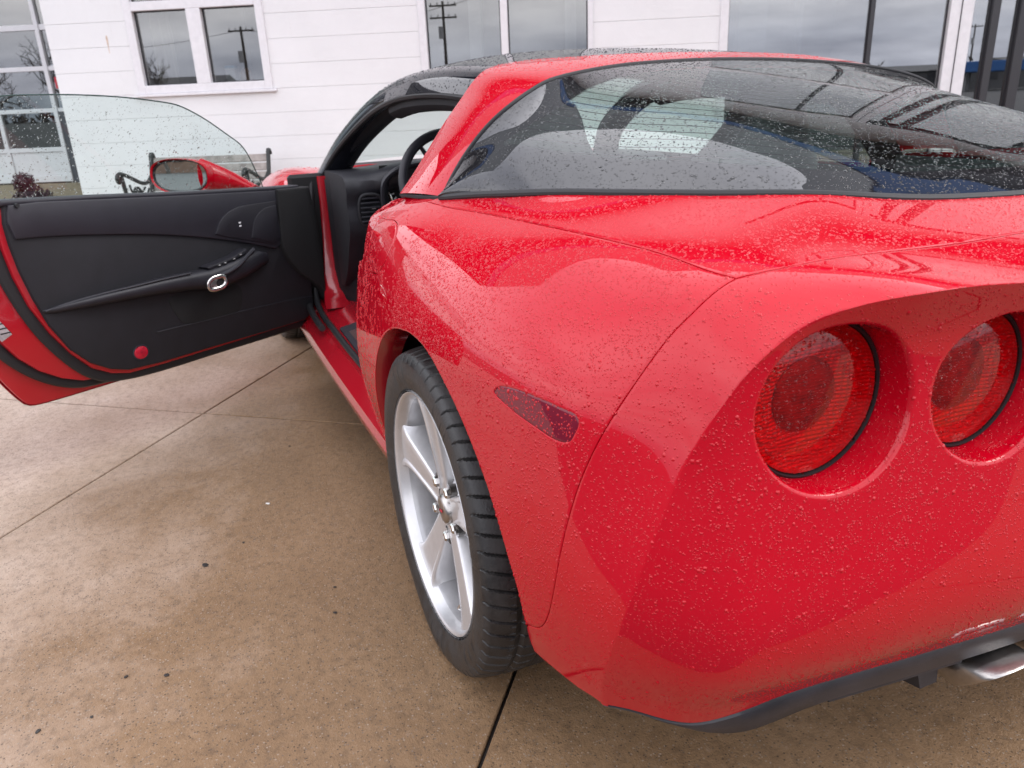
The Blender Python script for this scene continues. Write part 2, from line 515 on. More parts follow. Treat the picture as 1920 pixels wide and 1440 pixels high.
def lens_mat(name, col, deep):
    """red lamp lens with fluted optics moulded behind it"""
    t = NT(name); v = t.coord()
    h1, m1 = t.drops(v, 210, 0.35, 0.2, 0.45)
    w = t.node("ShaderNodeTexWave", wave_type='BANDS', bands_direction='Z'); t.l.new(v, w.inputs["Vector"])
    w.inputs["Scale"].default_value = 75; w.inputs["Distortion"].default_value = 0.4
    n = t.noise(v, 45, 2, 0.5)
    vo = t.node("ShaderNodeTexVoronoi"); t.l.new(v, vo.inputs["Vector"]); vo.inputs["Scale"].default_value = 70
    pat = t.math('MULTIPLY_ADD', w.outputs["Fac"], 0.25, t.math('MULTIPLY', vo.outputs["Distance"], 0.8))
    c = t.mix(t.ramp(t.math('ADD', pat, t.math('MULTIPLY', n, 0.5)), (0.3, 0.0), (0.95, 1.0)), deep, col)
    b = t.pbsdf(Base_Color=c, Roughness=0.35, Coat_Weight=1.0, Coat_Roughness=0.03, Coat_IOR=1.5)
    t.l.new(t.bump(h1, 0.0012), b.inputs["Coat Normal"])
    t.l.new(t.bump(pat, 0.002, 0.6), b.inputs["Normal"])
    return t.done(b.outputs[0])
M['lens'] = lens_mat("red_lamp_lens", (0.50, 0.004, 0.026), (0.20, 0.002, 0.014))
M['marker'] = paint("red_marker_lens", (0.16, 0.003, 0.018))
M['bead_red'] = simple("water_bead_on_red", (0.48, 0.0014, 0.0105), 0.6, spec=0.0, coat=1.0)
M['bead_black'] = simple("water_bead_on_black", (0.010, 0.011, 0.016), 0.6, spec=0.0, coat=1.0)

def clear_red():
    t = NT("clear_red_plastic"); v = t.coord()
    tr = t.node("ShaderNodeBsdfTransparent"); tr.inputs[0].default_value = (0.74, 0.012, 0.042, 1)
    gl = t.node("ShaderNodeBsdfGlossy"); gl.inputs["Roughness"].default_value = 0.03
    h1, m1 = t.drops(v, 170, 0.45, 0.2, 0.46)
    h2, m2 = t.drops(v, 360, 0.5, 0.2, 0.46)
    nb = t.bump(t.math('MAXIMUM', h1, t.math('MULTIPLY', h2, 0.4)), 0.0015)
    t.l.new(nb, gl.inputs["Normal"])
    fr = t.node("ShaderNodeFresnel"); t.l.new(t.math("MULTIPLY_ADD", t.node("ShaderNodeNewGeometry").outputs["Backfacing"], 1 / 1.5 - 1.5, 1.5), fr.inputs["IOR"]); t.l.new(nb, fr.inputs["Normal"])
    m = t.node("ShaderNodeMixShader"); t.l.new(fr.outputs[0], m.inputs[0]); t.l.new(tr.outputs[0], m.inputs[1]); t.l.new(gl.outputs[0], m.inputs[2])
    return t.done(m.outputs[0])
M['clear_red'] = clear_red()

def reflector_mat():
    t = NT("lamp_reflector"); v = t.coord()
    w = t.node("ShaderNodeTexWave", wave_type='BANDS', bands_direction='Z'); t.l.new(v, w.inputs["Vector"]); w.inputs["Scale"].default_value = 62
    w2 = t.node("ShaderNodeTexWave", wave_type='BANDS', bands_direction='Y'); t.l.new(v, w2.inputs["Vector"]); w2.inputs["Scale"].default_value = 40
    vo = t.node("ShaderNodeTexVoronoi", feature='F1'); t.l.new(v, vo.inputs["Vector"]); vo.inputs["Scale"].default_value = 75
    h = t.math('ADD', t.math('MULTIPLY', w.outputs["Fac"], 0.5), t.math('ADD', t.math('MULTIPLY', w2.outputs["Fac"], 0.3), vo.outputs["Distance"]))
    b = t.pbsdf(Base_Color=(0.92, 0.75, 0.75), Roughness=0.30, Metallic=0.35)
    t.l.new(t.bump(h, 0.0022), b.inputs["Normal"])
    return t.done(b.outputs[0])
M['reflector'] = reflector_mat()

def glass(name, tint, wet=0.0, big=170, small=380, ior=1.5, frit=False, lines=False, refl=1.0, extra=0.0, drop_haze=0.0, pres=(.5, .6)):
    t = NT(name); v = t.coord()
    tr = t.node("ShaderNodeBsdfTransparent"); tr.inputs[0].default_value = (*tint, 1)
    gl = t.node("ShaderNodeBsdfGlossy"); gl.inputs["Roughness"].default_value = 0.0
    gl.inputs[0].default_value = (refl, refl, refl, 1)
    fr = t.node("ShaderNodeFresnel")
    bf = t.node("ShaderNodeNewGeometry").outputs["Backfacing"]
    t.l.new(t.math("MULTIPLY_ADD", bf, 1.0 / ior - ior, ior), fr.inputs["IOR"])
    trans = tr.outputs[0]
    if wet:
        h1, m1 = t.drops(v, big, pres[0], 0.2, 0.45)
        h2, m2 = t.drops(v, small, pres[1], 0.2, 0.46)
        h = t.math('MAXIMUM', h1, t.math('MULTIPLY', h2, 0.4))
        nb = t.bump(h, 0.0016 * wet)
        t.l.new(nb, gl.inputs["Normal"]); t.l.new(nb, fr.inputs["Normal"])
        if drop_haze:
            df = t.node("ShaderNodeBsdfRefraction"); df.inputs["IOR"].default_value = 1.02; df.inputs["Roughness"].default_value = 0.05
            df.inputs[0].default_value = (0.95, 0.95, 0.95, 1)
            t.l.new(t.bump(h, 0.004), df.inputs["Normal"])
            mm = t.node("ShaderNodeMixShader"); t.l.new(t.math('MULTIPLY', t.math('MAXIMUM', m1, m2), drop_haze), mm.inputs[0])
            t.l.new(trans, mm.inputs[1]); t.l.new(df.outputs[0], mm.inputs[2]); trans = mm.outputs[0]
    if frit or lines:
        dk = t.node("ShaderNodeBsdfDiffuse"); dk.inputs[0].default_value = (0.012, 0.012, 0.014, 1)
        fac = 0.0
        if frit:
            at = t.node("ShaderNodeAttribute", attribute_name="frit")
            fac = t.ramp(at.outputs["Fac"], (0.48, 0.0), (0.52, 0.975))
        if lines:
            at2 = t.node("ShaderNodeAttribute", attribute_name="row")
            fr_ = t.math('ABSOLUTE', t.math('SUBTRACT', t.math('FRACT', at2.outputs["Fac"]), 0.5))
            fac = t.math('MAXIMUM', fac, t.math('MULTIPLY', t.math('LESS_THAN', fr_, 0.06), 0.75))
        mm = t.node("ShaderNodeMixShader"); t.put(mm.inputs[0], fac)
        t.l.new(trans, mm.inputs[1]); t.l.new(dk.outputs[0], mm.inputs[2]); trans = mm.outputs[0]
    m = t.node("ShaderNodeMixShader")
    f = fr.outputs[0]
    if extra: f = t.math('ADD', f, extra, clamp=True)
    t.l.new(f, m.inputs[0]); t.l.new(trans, m.inputs[1]); t.l.new(gl.outputs[0], m.inputs[2])
    return t.done(m.outputs[0])
M['rear_glass'] = glass("rear_window_glass", (0.60, 0.74, 0.70), frit=True, lines=True, extra=0.03)
M['side_glass'] = glass("green_side_glass", (0.80, 0.90, 0.875))
M['dry_glass'] = glass("windscreen_glass", (0.80, 0.90, 0.87))
def bead_glass():
    t = NT("water_bead_on_glass")
    g = t.node("ShaderNodeBsdfRefraction"); g.inputs['IOR'].default_value = 1.12; g.inputs['Roughness'].default_value = 0.0
    s = t.node("ShaderNodeBsdfGlossy"); s.inputs['Roughness'].default_value = 0.02
    f = t.node("ShaderNodeFresnel"); f.inputs['IOR'].default_value = 1.33
    m = t.node("ShaderNodeMixShader"); t.l.new(f.outputs[0], m.inputs[0]); t.l.new(g.outputs[0], m.inputs[1]); t.l.new(s.outputs[0], m.inputs[2])
    return t.done(m.outputs[0])
M['bead_glass'] = bead_glass()
M['mirror'] = simple("mirror_silver", (0.86, 0.90, 0.88), 0.01, 1.0)
M['pane'] = glass("building_pane", (0.66, 0.68, 0.67), extra=0.135)
M['pane_store'] = glass("storefront_pane", (0.42, 0.46, 0.46), extra=0.25)

def wall_paint():
    t = NT("white_block_paint"); v = t.node("ShaderNodeNewGeometry").outputs["Position"]
    n1 = t.noise(v, 1.3, 5, 0.6); n2 = t.noise(v, 9, 5, 0.65)
    c = t.mix(t.ramp(n1, (0.35, 0.0), (0.7, 1.0)), (0.765, 0.765, 0.770), (0.82, 0.82, 0.825))
    c = t.mix(t.math('MULTIPLY', t.ramp(n2, (0.62, 0.0), (0.85, 1.0)), 0.25), c, (0.60, 0.585, 0.59))
    sep = t.node("ShaderNodeSeparateXYZ"); t.l.new(v, sep.inputs[0])
    # rain splash and grime along the foot of the wall
    low = t.math('MULTIPLY', t.ramp(sep.outputs[2], (0.05, 1.0), (0.75, 0.0)), t.ramp(t.noise(v, 5, 6, 0.7), (0.45, 0.0), (0.75, 1.0)))
    c = t.mix(t.math('MULTIPLY', low, 0.5), c, (0.50, 0.48, 0.46))
    b = t.pbsdf(Base_Color=c, Roughness=0.55, Specular_IOR_Level=0.4)
    hb = t.math('ADD', t.noise(v, 110, 4, 0.6), t.math('MULTIPLY', t.noise(v, 22, 3, 0.5), 1.4))
    t.l.new(t.bump(hb, 0.0016), b.inputs["Normal"])
    return t.done(b.outputs[0])
M['wall'] = wall_paint()
M['wall_joint'] = simple("painted_mortar", (0.76, 0.75, 0.76), 0.7, bump=(120, 0.001))
M['frame'] = simple("white_frame_paint", (0.74, 0.73, 0.75), 0.35, var=0.05)
M['frame_dk'] = simple("dark_frame_bead", (0.03, 0.03, 0.035), 0.4)
M['roomwall'] = simple("beige_room_paint", (0.46, 0.42, 0.37), 0.8, var=0.06, varscale=3)
M['roomdark'] = simple("unlit_room_tone", (0.16, 0.15, 0.145), 0.8, var=0.15, varscale=2)  # room colour darkened to stand for unlit interiors
M['curtain'] = simple("cream_curtain", (0.50, 0.47, 0.41), 0.9, bump=(200, 0.001))
M['rust'] = simple("rust_stain", (0.64, 0.50, 0.40), 0.7, var=0.2)
M['fascia'] = simple("grey_fascia_metal", (0.34, 0.36, 0.37), 0.5, var=0.05)
M['soffit'] = simple("shaded_soffit_boards", (0.05, 0.05, 0.052), 0.7, var=0.2)  # shade under the eave put into the board colour
M['blue'] = simple("blue_fascia_band", (0.02, 0.10, 0.30), 0.35)
M['iron'] = simple("green_black_cast_iron", (0.018, 0.020, 0.020), 0.45, bump=(150, 0.001))
M['slat'] = simple("weathered_bench_wood", (0.30, 0.27, 0.25), 0.7, bump=(60, 0.002), var=0.35, varscale=14)
M['redprint'] = simple("red_letter_vinyl", (0.55, 0.03, 0.05), 0.4)

def concrete():
    t = NT("wet_brown_concrete"); v = t.coord("Object")
    n0 = t.noise(v, 0.55, 5, 0.6); n1 = t.noise(v, 2.2, 6, 0.68); n2 = t.noise(v, 40, 5, 0.75); n3 = t.noise(v, 210, 3, 0.7)
    # the slab has dried paler away to the front left of the car, still soaked by the wheel
    sep = t.node("ShaderNodeSeparateXYZ"); t.l.new(v, sep.inputs[0])
    dry = t.math('MULTIPLY_ADD', sep.outputs[1], 0.62, t.math('MULTIPLY', sep.outputs[0], 0.20))
    dry = t.math('ADD', t.math('SUBTRACT', dry, 0.78), t.math('MULTIPLY', t.math('SUBTRACT', n1, 0.5), 1.1))
    dry = t.math('ADD', dry, t.math('MULTIPLY', t.math('SUBTRACT', n0, 0.5), 0.8))
    dryf = t.ramp(dry, (0.15, 0.0), (0.95, 1.0))
    wetc = t.mix(t.ramp(n1, (0.32, 0.0), (0.70, 1.0)), (0.215, 0.130, 0.068), (0.295, 0.188, 0.106))
    c = t.mix(dryf, wetc, (0.46, 0.365, 0.300))
    c = t.mix(t.ramp(n2, (0.33, 0.45), (0.52, 0.0)), c, (0.080, 0.052, 0.034))
    c = t.mix(t.ramp(n2, (0.58, 0.0), (0.78, 0.40)), c, (0.42, 0.34, 0.27))
    sp = t.node("ShaderNodeTexVoronoi"); t.l.new(v, sp.inputs["Vector"]); sp.inputs["Scale"].default_value = 190
    ss = t.node("ShaderNodeSeparateColor"); t.l.new(sp.outputs["Color"], ss.inputs[0])
    grit = t.math('MULTIPLY', t.math('LESS_THAN', sp.outputs["Distance"], 0.36), t.math('GREATER_THAN', ss.outputs[0], 0.66))
    c = t.mix(t.math('MULTIPLY', grit, 0.7), c, t.ramp(ss.outputs[1], (0.3, (0.04, 0.03, 0.025)), (0.85, (0.36, 0.29, 0.23))))
    rough = t.mix(dryf, t.ramp(n1, (0.3, 0.30), (0.7, 0.50)), (0.46, 0.46, 0.46))
    b = t.pbsdf(Base_Color=c, Roughness=rough, Specular_IOR_Level=0.25)
    h = t.math('ADD', t.math('MULTIPLY', n2, 0.8), t.math('ADD', t.math('MULTIPLY', n3, 0.5), t.math('MULTIPLY', n1, 0.6)))
    t.l.new(t.bump(h, 0.0035), b.inputs["Normal"])
    return t.done(b.outputs[0])
M['concrete'] = concrete()
M['joint'] = simple("wet_joint_filler", (0.014, 0.010, 0.008), 0.55, bump=(200, 0.002))
M['asphalt'] = simple("wet_asphalt", (0.045, 0.045, 0.047), 0.7, bump=(90, 0.004), var=0.3, varscale=0.6)
M['leaf'] = simple("sodden_dead_leaf", (0.020, 0.016, 0.014), 0.4, bump=(200, 0.001))
M['paper'] = simple("white_paper_scrap", (0.75, 0.73, 0.70), 0.7)
M['bark'] = simple("grey_bark", (0.06, 0.05, 0.045), 0.9, bump=(20, 0.02))
M['twig'] = simple("bare_twigs", (0.07, 0.055, 0.05), 0.9)
M['wood_pole'] = simple("tarred_pole", (0.06, 0.05, 0.045), 0.8)
M['tin'] = simple("grey_tin", (0.3, 0.3, 0.31), 0.5)
M['maroon'] = simple("maroon_leaves", (0.055, 0.018, 0.028), 0.6, var=0.4, varscale=40)
M['pot'] = simple("dark_planter", (0.03, 0.028, 0.03), 0.5)
M['tan'] = simple("tan_gravel", (0.25, 0.20, 0.13), 0.9, bump=(80, 0.004), var=0.3)
M['kerb'] = simple("pale_kerb", (0.55, 0.53, 0.50), 0.7, var=0.1)
M['brickfar'] = simple("far_brick", (0.20, 0.12, 0.09), 0.8, var=0.2, varscale=2)
M['roof_far'] = simple("far_roof", (0.09, 0.09, 0.095), 0.7)
M['carpaint_dk'] = simple("dark_car_paint", (0.012, 0.012, 0.015), 0.2, coat=1.0)
# ------------------------------------------------------------------ frame of the building
PSI = R(-27.45)
WN = np.array([math.cos(PSI), math.sin(PSI)]); WT = np.array([math.sin(PSI), -math.cos(PSI)])
WD = 7.26
WO = CAM_LOC[:2] + WN * WD
def W(s, z, o=0.0):
    """s along the wall to the right, z up, o out from the wall towards the forecourt"""
    p = WO + WT * s - WN * o
    return (p[0], p[1], z)
def WM(p): return W(p[0], p[2], p[1])       # box axes: (s, out, z)

def fix_parent(o):
    o.matrix_parent_inverse = Matrix.Translation(-Vector(o.parent.matrix_world.translation)) if o.parent else Matrix()
_link0 = link
ROOTLOC = {}
def link(o, parent=None):
    COL.objects.link(o)
    if parent is not None:
        o.parent = parent
        o.matrix_parent_inverse = Matrix.Translation(-Vector(ROOTLOC.get(parent.name, (0, 0, 0))))
    return o
def root(name, loc):
    o = bpy.data.objects.new(name, None); COL.objects.link(o); o.location = loc; ROOTLOC[o.name] = loc
    return o

# ------------------------------------------------------------------ ground
AD = np.array([math.cos(R(-38.3)), math.sin(R(-38.3))]); BD = np.array([-AD[1], AD[0]])   # joint directions
JA = [0.533 + 1.578 * k for k in range(-7, 5)]        # offsets along BD; unseen left edge set so the car side mirrors dark asphalt
JB = [-1.24, 0.557] + [0.557 + 3.35 * k for k in range(1, 6)]         # offsets along AD; unseen rear edge added so dark asphalt deepens the bumper reflection
far = MB(); far.box((-330, -330, -0.60), (330, 330, -0.020))
tag(far.obj("asphalt_ground", M['asphalt'], smooth=False), kind='structure')
base = MB()
sub = MB(); q = [JB[0] - .01, JB[-1] + .3, JA[0] - .3, JA[-1] + .01]
def G2(a, b, z): p = AD * a + BD * b; return (p[0], p[1], z)
sub.add([G2(q[0], q[2], -.10), G2(q[1], q[2], -.10), G2(q[1], q[3], -.10), G2(q[0], q[3], -.10),
         G2(q[0], q[2], -.009), G2(q[1], q[2], -.009), G2(q[1], q[3], -.009), G2(q[0], q[3], -.009)],
        [(4, 5, 6, 7), (0, 1, 5, 4), (1, 2, 6, 5), (2, 3, 7, 6), (3, 0, 4, 7)])
pave = tag(sub.obj("pavement", M['joint'], smooth=False), kind='structure')
for i in range(len(JB) - 1):
    for j in range(len(JA) - 1):
        g = 0.0040; b = 0.0022
        a0, a1, b0, b1 = JB[i] + g, JB[i + 1] - g, JA[j] + g, JA[j + 1] - g
        dz = random.uniform(-.0006, .0006)
        v = [G2(a0, b0, -.0085), G2(a1, b0, -.0085), G2(a1, b1, -.0085), G2(a0, b1, -.0085),
             G2(a0, b0, -b + dz), G2(a1, b0, -b + dz), G2(a1, b1, -b + dz), G2(a0, b1, -b + dz),
             G2(a0 + b, b0 + b, dz), G2(a1 - b, b0 + b, dz), G2(a1 - b, b1 - b, dz), G2(a0 + b, b1 - b, dz)]
        f = [(8, 9, 10, 11)] + [(k, (k + 1) % 4, 4 + (k + 1) % 4, 4 + k) for k in range(4)] + [(4 + k, 4 + (k + 1) % 4, 8 + (k + 1) % 4, 8 + k) for k in range(4)]
        mesh_obj("concrete_slab", v, f, M['concrete'], pave, smooth=False)

# ------------------------------------------------------------------ the white block building
BR = root("shop_building", W(0, 0, 0))
tag(BR, "white painted block building with aluminium framed windows along the forecourt", "building")
Z0 = 1.893; HC = 0.2032
OPEN = [(-3.91, -2.655, 1.285, 2.62), (-1.30, 0.195, 1.285, 2.62), (1.255, 3.29, 0.25, 4.0), (3.29, 7.4, 0.05, 4.0)]
SL, SRT, ZT = -4.665, 9.6, 4.45
wallp = MB()
for (a, b, c, d) in [(SL, OPEN[0][0], 0, ZT), (OPEN[0][1], OPEN[1][0], 0, ZT), (OPEN[1][1], OPEN[2][0], 0, ZT), (OPEN[3][1], SRT, 0, ZT),
                     (OPEN[0][0], OPEN[0][1], 0, OPEN[0][2]), (OPEN[0][0], OPEN[0][1], OPEN[0][3], ZT), (OPEN[1][0], OPEN[1][1], 0, OPEN[1][2]), (OPEN[1][0], OPEN[1][1], OPEN[1][3], ZT),
                     (OPEN[2][0], OPEN[2][1], 0, OPEN[2][2]), (OPEN[2][0], OPEN[3][1], OPEN[2][3], ZT), (OPEN[3][0], OPEN[3][1], 0, OPEN[3][2])]:
    wallp.box((a, -.19, c), (b, -.006, d), WM)
wallp.box((SL, -5.4, 0), (SL + .19, -.19, ZT), WM)
wall = wallp.obj("wall", M['wall_joint'], BR, smooth=False)
# blocks, course by course, cut round the openings
courses = []
z = Z0 - HC * 9
while z < ZT: courses.append(z); z += HC
cells = []
for k, zb in enumerate([c - HC for c in courses] + [courses[-1]]):
    z0, z1 = max(0.0, zb), min(zb + HC, ZT)
    if z1 - z0 < 0.02: continue
    s = SL - (0.2032 if k % 2 else 0.0)
    while s < SRT:
        a, b = max(s, SL), min(s + 0.4064, SRT)
        pieces = [(a, b, z0, z1)]
        for (o0, o1, oz0, oz1) in OPEN:
            new = []
            for (p0, p1, y0, y1) in pieces:
                if p1 <= o0 or p0 >= o1 or y1 <= oz0 + .004 or y0 >= oz1 - .004: new.append((p0, p1, y0, y1)); continue
                if y0 < oz0 - .02: new.append((p0, p1, y0, oz0))
                if y1 > oz1 + .02: new.append((p0, p1, oz1, y1))
                lo, hi = max(y0, oz0), min(y1, oz1)
                if p0 < o0 - .01: new.append((p0, o0, lo, hi))
                if p1 > o1 + .01: new.append((o1, p1, lo, hi))
            pieces = new
        cells += pieces
        s += 0.4064
def block_mesh(L, H):
    j = 0.0012; e = 0.0
    x0, x1, z0, z1 = e, L - e, j, H - j
    def ring(o, dx, dz): return [(x0 + dx, o, z0 + dz), (x1 - dx, o, z0 + dz), (x1 - dx, o, z1 - dz), (x0 + dx, o, z1 - dz)]
    v = ring(-.0055, 0, 0) + ring(-.0012, 0.0, 0) + ring(0.0, 0.0002, .0030)
    f = [(8, 9, 10, 11)] + [(r * 4 + k, r * 4 + (k + 1) % 4, r * 4 + 4 + (k + 1) % 4, r * 4 + 4 + k) for r in range(2) for k in range(4)]
    return v, f
cells.sort(key=lambda c: abs((c[0] + c[1]) / 2 + 0.8) * 0.55 + abs((c[2] + c[3]) / 2 - 1.2) * 1.2)
shared = {}; rest = MB()
WROT = math.atan2(WT[1], WT[0])
for i, (a, b, z0, z1) in enumerate(cells):
    L, H = round(b - a, 4), round(z1 - z0, 4)
    dz = random.uniform(-.0003, .0003)
    if i < 300:
        if (L, H) not in shared:
            v, f = block_mesh(L, H); f = [q[::-1] for q in f]
            me = bpy.data.meshes.new("concrete_block"); me.from_pydata([(x, -y, zz) for x, y, zz in v], [], f); me.materials.append(M['wall']); shared[(L, H)] = me
        o = bpy.data.objects.new("concrete_block", shared[(L, H)])
        COL.objects.link(o); o.parent = wall
        o.location = W(a, z0, dz); o.rotation_euler = (0, 0, WROT)
        if i == 0: BLOCK_TEST = o
    else:
        v, f = block_mesh(L, H)
        rest.add([W(a + x, z0 + zz, y + dz) for x, y, zz in v], f)
tag(rest.obj("concrete_block", M['wall'], wall, smooth=False), kind='stuff')

# roof edge: recess coloured dark for its shade, blue band, grey fascia standing proud of the wall
roof = MB(); roof.box((SL - 1.65, -9.5, 4.45), (SRT + .2, 0.55, 4.62), WM)
ro = roof.obj("soffit", M['soffit'], BR, smooth=False)
fs = MB(); fs.box((SL - 1.68, -9.5, 4.82), (SRT + .25, 0.62, 5.95), WM); fs.obj("fascia", M['fascia'], BR, smooth=False)
bl = MB(); bl.box((SL - 1.68, -9.4, 4.62), (SRT + .25, 0.60, 4.82), WM); bl.obj("fascia_band", M['blue'], BR, smooth=False)

# rooms behind the glass
rm = MB()
rm.box((SL + .2, -4.3, 0.0), (SRT - .1, -4.2, 4.3), WM)
rm.box((SL + .2, -4.2, 4.2), (SRT - .1, -.2, 4.3), WM)
rm.box((-2.1, -4.2, 0), (-2.0, -.21, 4.2), WM)
rm.obj("room_wall", M['roomwall'], BR, smooth=False)
r3 = MB(); r3.box((0.8, -4.2, 0), (0.9, -.21, 4.2), WM); r3.box((3.42, -4.1, 0), (3.52, -.25, 4.1), WM)
r3.obj("partition", M['roomwall'], BR, smooth=False)
rd = MB(); rd.box((3.6, -2.0, 0), (SRT - .2, -1.9, 4.2), WM); rd.box((SL + .3, -4.2, 0.0), (SRT - .1, -.2, 0.03), WM)
rd.obj("room_floor", M['roomdark'], BR, smooth=False)
col_ = MB(); col_.box((-0.98, -1.1, 0), (-0.86, -.95, 4.2), WM); col_.box((-0.05, -1.3, 0), (0.06, -1.15, 4.2), WM); col_.box((1.55, -.9, 0), (1.80, -.7, 4.2), WM); col_.box((2.25, -1.5, 0), (2.31, -1.4, 4.2), WM)
col_.obj("room_column", M['frame'], BR, smooth=False)

def window(outer, bars, panes, name="window", mat=M['frame'], pm=M['pane'], depth=(-.10, .018), sill=True):
    f = MB()
    for (a, b, c, d) in bars: f.bbox((a, depth[0], c), (b, depth[1], d), .004, WM)
    w = f.obj(name, mat, BR, smooth=False)
    for (a, b, c, d) in panes:
        bead = MB(); t = .010
        for (p, q, r_, s_) in [(a, a + t, c, d), (b - t, b, c, d), (a, b, c, c + t), (a, b, d - t, d)]:
            bead.box((p, -.05, r_), (q, -.028, s_), WM)
        bead.obj("glazing_bead", M['frame_dk'], w, smooth=False)
        g = MB(); g.box((a + .004, -.042, c + .004), (b - .004, -.036, d - .004), WM)
        g.obj("pane", pm, w, smooth=False)
    if sill:
        s_ = MB(); s_.bbox((outer[0] - .03, -.05, outer[2] - .026), (outer[1] + .03, .035, outer[2] - .001), .004, WM)
        s_.obj("sill", mat, w, smooth=False)
    return w
z1, z2, z3 = 1.355, 1.965, 2.04
window(OPEN[0], [(-3.91, -3.835, 1.285, 2.62), (-2.725, -2.655, 1.285, 2.62), (-3.835, -2.725, 1.285, z1), (-3.835, -2.725, 2.56, 2.62),
                 (-3.345, -3.215, z1, z2), (-3.835, -2.725, z2, z3), (-3.32, -3.24, z3, 2.56)],
       [(-3.835, -3.345, z1, z2), (-3.215, -2.725, z1, z2), (-3.835, -3.32, z3, 2.56), (-3.24, -2.725, z3, 2.56)])
window(OPEN[1], [(-1.30, -1.235, 1.285, 2.62), (.150, .195, 1.285, 2.62), (-.592, -.530, 1.285, 2.62), (-1.235, -.592, 1.285, 1.345), (-.53, .15, 1.285, 1.345), (-1.235, -.592, 2.56, 2.62), (-.53, .15, 2.56, 2.62)],
       [(-1.235, -.592, 1.345, 2.56), (-.53, .15, 1.345, 2.56)])
window(OPEN[2], [(1.255, 1.325, .25, 4.0), (3.105, 3.29, .25, 4.0), (1.325, 3.105, .25, .33), (1.325, 3.105, 3.92, 4.0), (1.325, 3.105, 2.62, 2.70)],
       [(1.325, 2.478, .33, 2.62), (2.512, 3.105, .33, 2.62), (1.325, 2.478, 2.70, 3.92), (2.512, 3.105, 2.70, 3.92)], name="shopfront_window", pm=M['pane_store'], sill=False)
m_ = MB(); m_.bbox((2.478, -.10, .33), (2.512, .0, 3.92), .003, WM)
m_.bbox((3.188, .018, .25), (3.196, .024, 4.0), .002, WM)
m_.obj("mullion", M['frame_dk'], BR, smooth=False)
window(OPEN[3], [(3.44, 3.50, .05, 4.0), (3.66, 3.74, .05, 4.0), (7.3, 7.4, .05, 4.0), (3.29, 7.3, .05, .15), (3.29, 7.3, 3.92, 4.0), (4.9, 4.97, .15, 3.92), (6.1, 6.17, .15, 3.92)],
       [(3.29, 3.44, .15, 3.92), (3.50, 3.66, .15, 3.92), (3.74, 4.9, .15, 3.92), (4.97, 6.1, .15, 3.92), (6.17, 7.3, .15, 3.92)], name="entrance_glazing", mat=M['frame_dk'], pm=M['pane_store'], sill=False)
# rust run on the wall left of the window
ru = MB(); ru.grid([[W(-4.112 + dx * w_, zz, .0026) for dx in (-1, 1)] for zz, w_ in ((1.785, .005), (1.76, .009), (1.735, .007), (1.70, .004), (1.64, .002))])
ru.obj("rust_run", M['rust'], wall, smooth=False)

# things standing behind the panes
cu = MB(); rows = []
for zz in np.linspace(1.3, 2.6, 8):
    rows.append([W(-3.80 + .16 * k / 24 * (1 + .12 * (zz < 2)), zz, -.22 + .022 * math.sin(k * 1.55) + .02 * math.sin(k * .5)) for k in range(25)])
cu.grid(rows)
o = cu.obj("curtain", M['curtain'], None)
sm = o.modifiers.new("thick", 'SOLIDIFY'); sm.thickness = .003
tag(o, "cream curtain gathered at the left pane of the small left window", "curtain")
bx = MB(); bx.bbox((-3.155, -.26, 1.345), (-3.065, -.18, 1.50), .004, WM)
o = bx.obj("carton", M['white_ic'], None, smooth=False); tag(o, "white carton with a blue top standing inside the right pane of the small left window", "carton")
b2 = MB(); b2.bbox((-3.157, -.262, 1.475), (-3.063, -.178, 1.502), .004, WM); b2.obj("lid", simple("blue_card", (.05, .28, .50), .5), o, smooth=False)
bt = MB(); bt.lathe([(0.0, 0), (.055, 0), (.06, .03), (.055, .10), (.02, .13), (0.0, .132)], 16, lambda p: (W(-2.98, 1.345 + p[0], -.24)[0] + p[1], W(-2.98, 0, -.24)[1] + p[2], 1.345 + p[0]))
o = bt.obj("clay_pot", simple("clay", (.36, .20, .14), .7), None); tag(o, "squat tan clay jar beside the carton inside the small left window", "jar")
sg = MB(); sg.bbox((-.40, -.12, 1.37), (-.12, -.11, 1.46), .003, WM)
o = sg.obj("notice_card", simple("pale_blue_card", (.30, .52, .72), .5), None, smooth=False); tag(o, "pale blue card standing at the foot of the middle window", "card")

# ------------------------------------------------------------------ recessed garage bay on the left
GD = -2.74
gd = MB()
s0, s1 = -9.3, -6.51
rails = [(2.70, 2.80), (2.139, 2.204), (1.675, 1.73), (1.184, 1.235), (.708, .763), (.33, .414)]
for a, b in rails: gd.bbox((s0, GD - .045, a), (s1, GD, b), .004, WM)
stiles = [-9.3, -8.85, -8.08, -7.31, -6.54]
for s in stiles: gd.bbox((s - .028, GD - .047, .33), (s + .028, GD + .002, 2.80), .004, WM)
GDo = gd.obj("garage_door", M['frame'], BR, smooth=False)
for k in range(len(stiles) - 1):
    for (a, b) in [(2.204, 2.70), (1.73, 2.139), (1.235, 1.675), (.763, 1.184)]:
        g = MB(); g.box((stiles[k] + .028, GD - .03, a), (stiles[k + 1] - .028, GD - .024, b), WM); g.obj("pane", M['pane'], GDo, smooth=False)
    p = MB(); p.bbox((stiles[k] + .028, GD - .035, .414), (stiles[k + 1] - .028, GD - .016, .708), .006, WM)
    p.obj("panel", M['frame'], GDo, smooth=False)
sl = MB()
for a, b in [(2.139, 2.204), (1.675, 1.73), (1.19, 1.235)]: sl.bbox((-6.51, GD - .06, a), (-5.6, GD - .01, b), .003, WM)
slo = sl.obj("sidelight", M['frame'], BR, smooth=False)
for a, b in [(2.204, 2.9), (1.73, 2.139), (1.235, 1.675)]:
    g = MB(); g.box((-6.51, GD - .04, a), (-5.6, GD - .034, b), WM); g.obj("pane", M['pane'], slo, smooth=False)
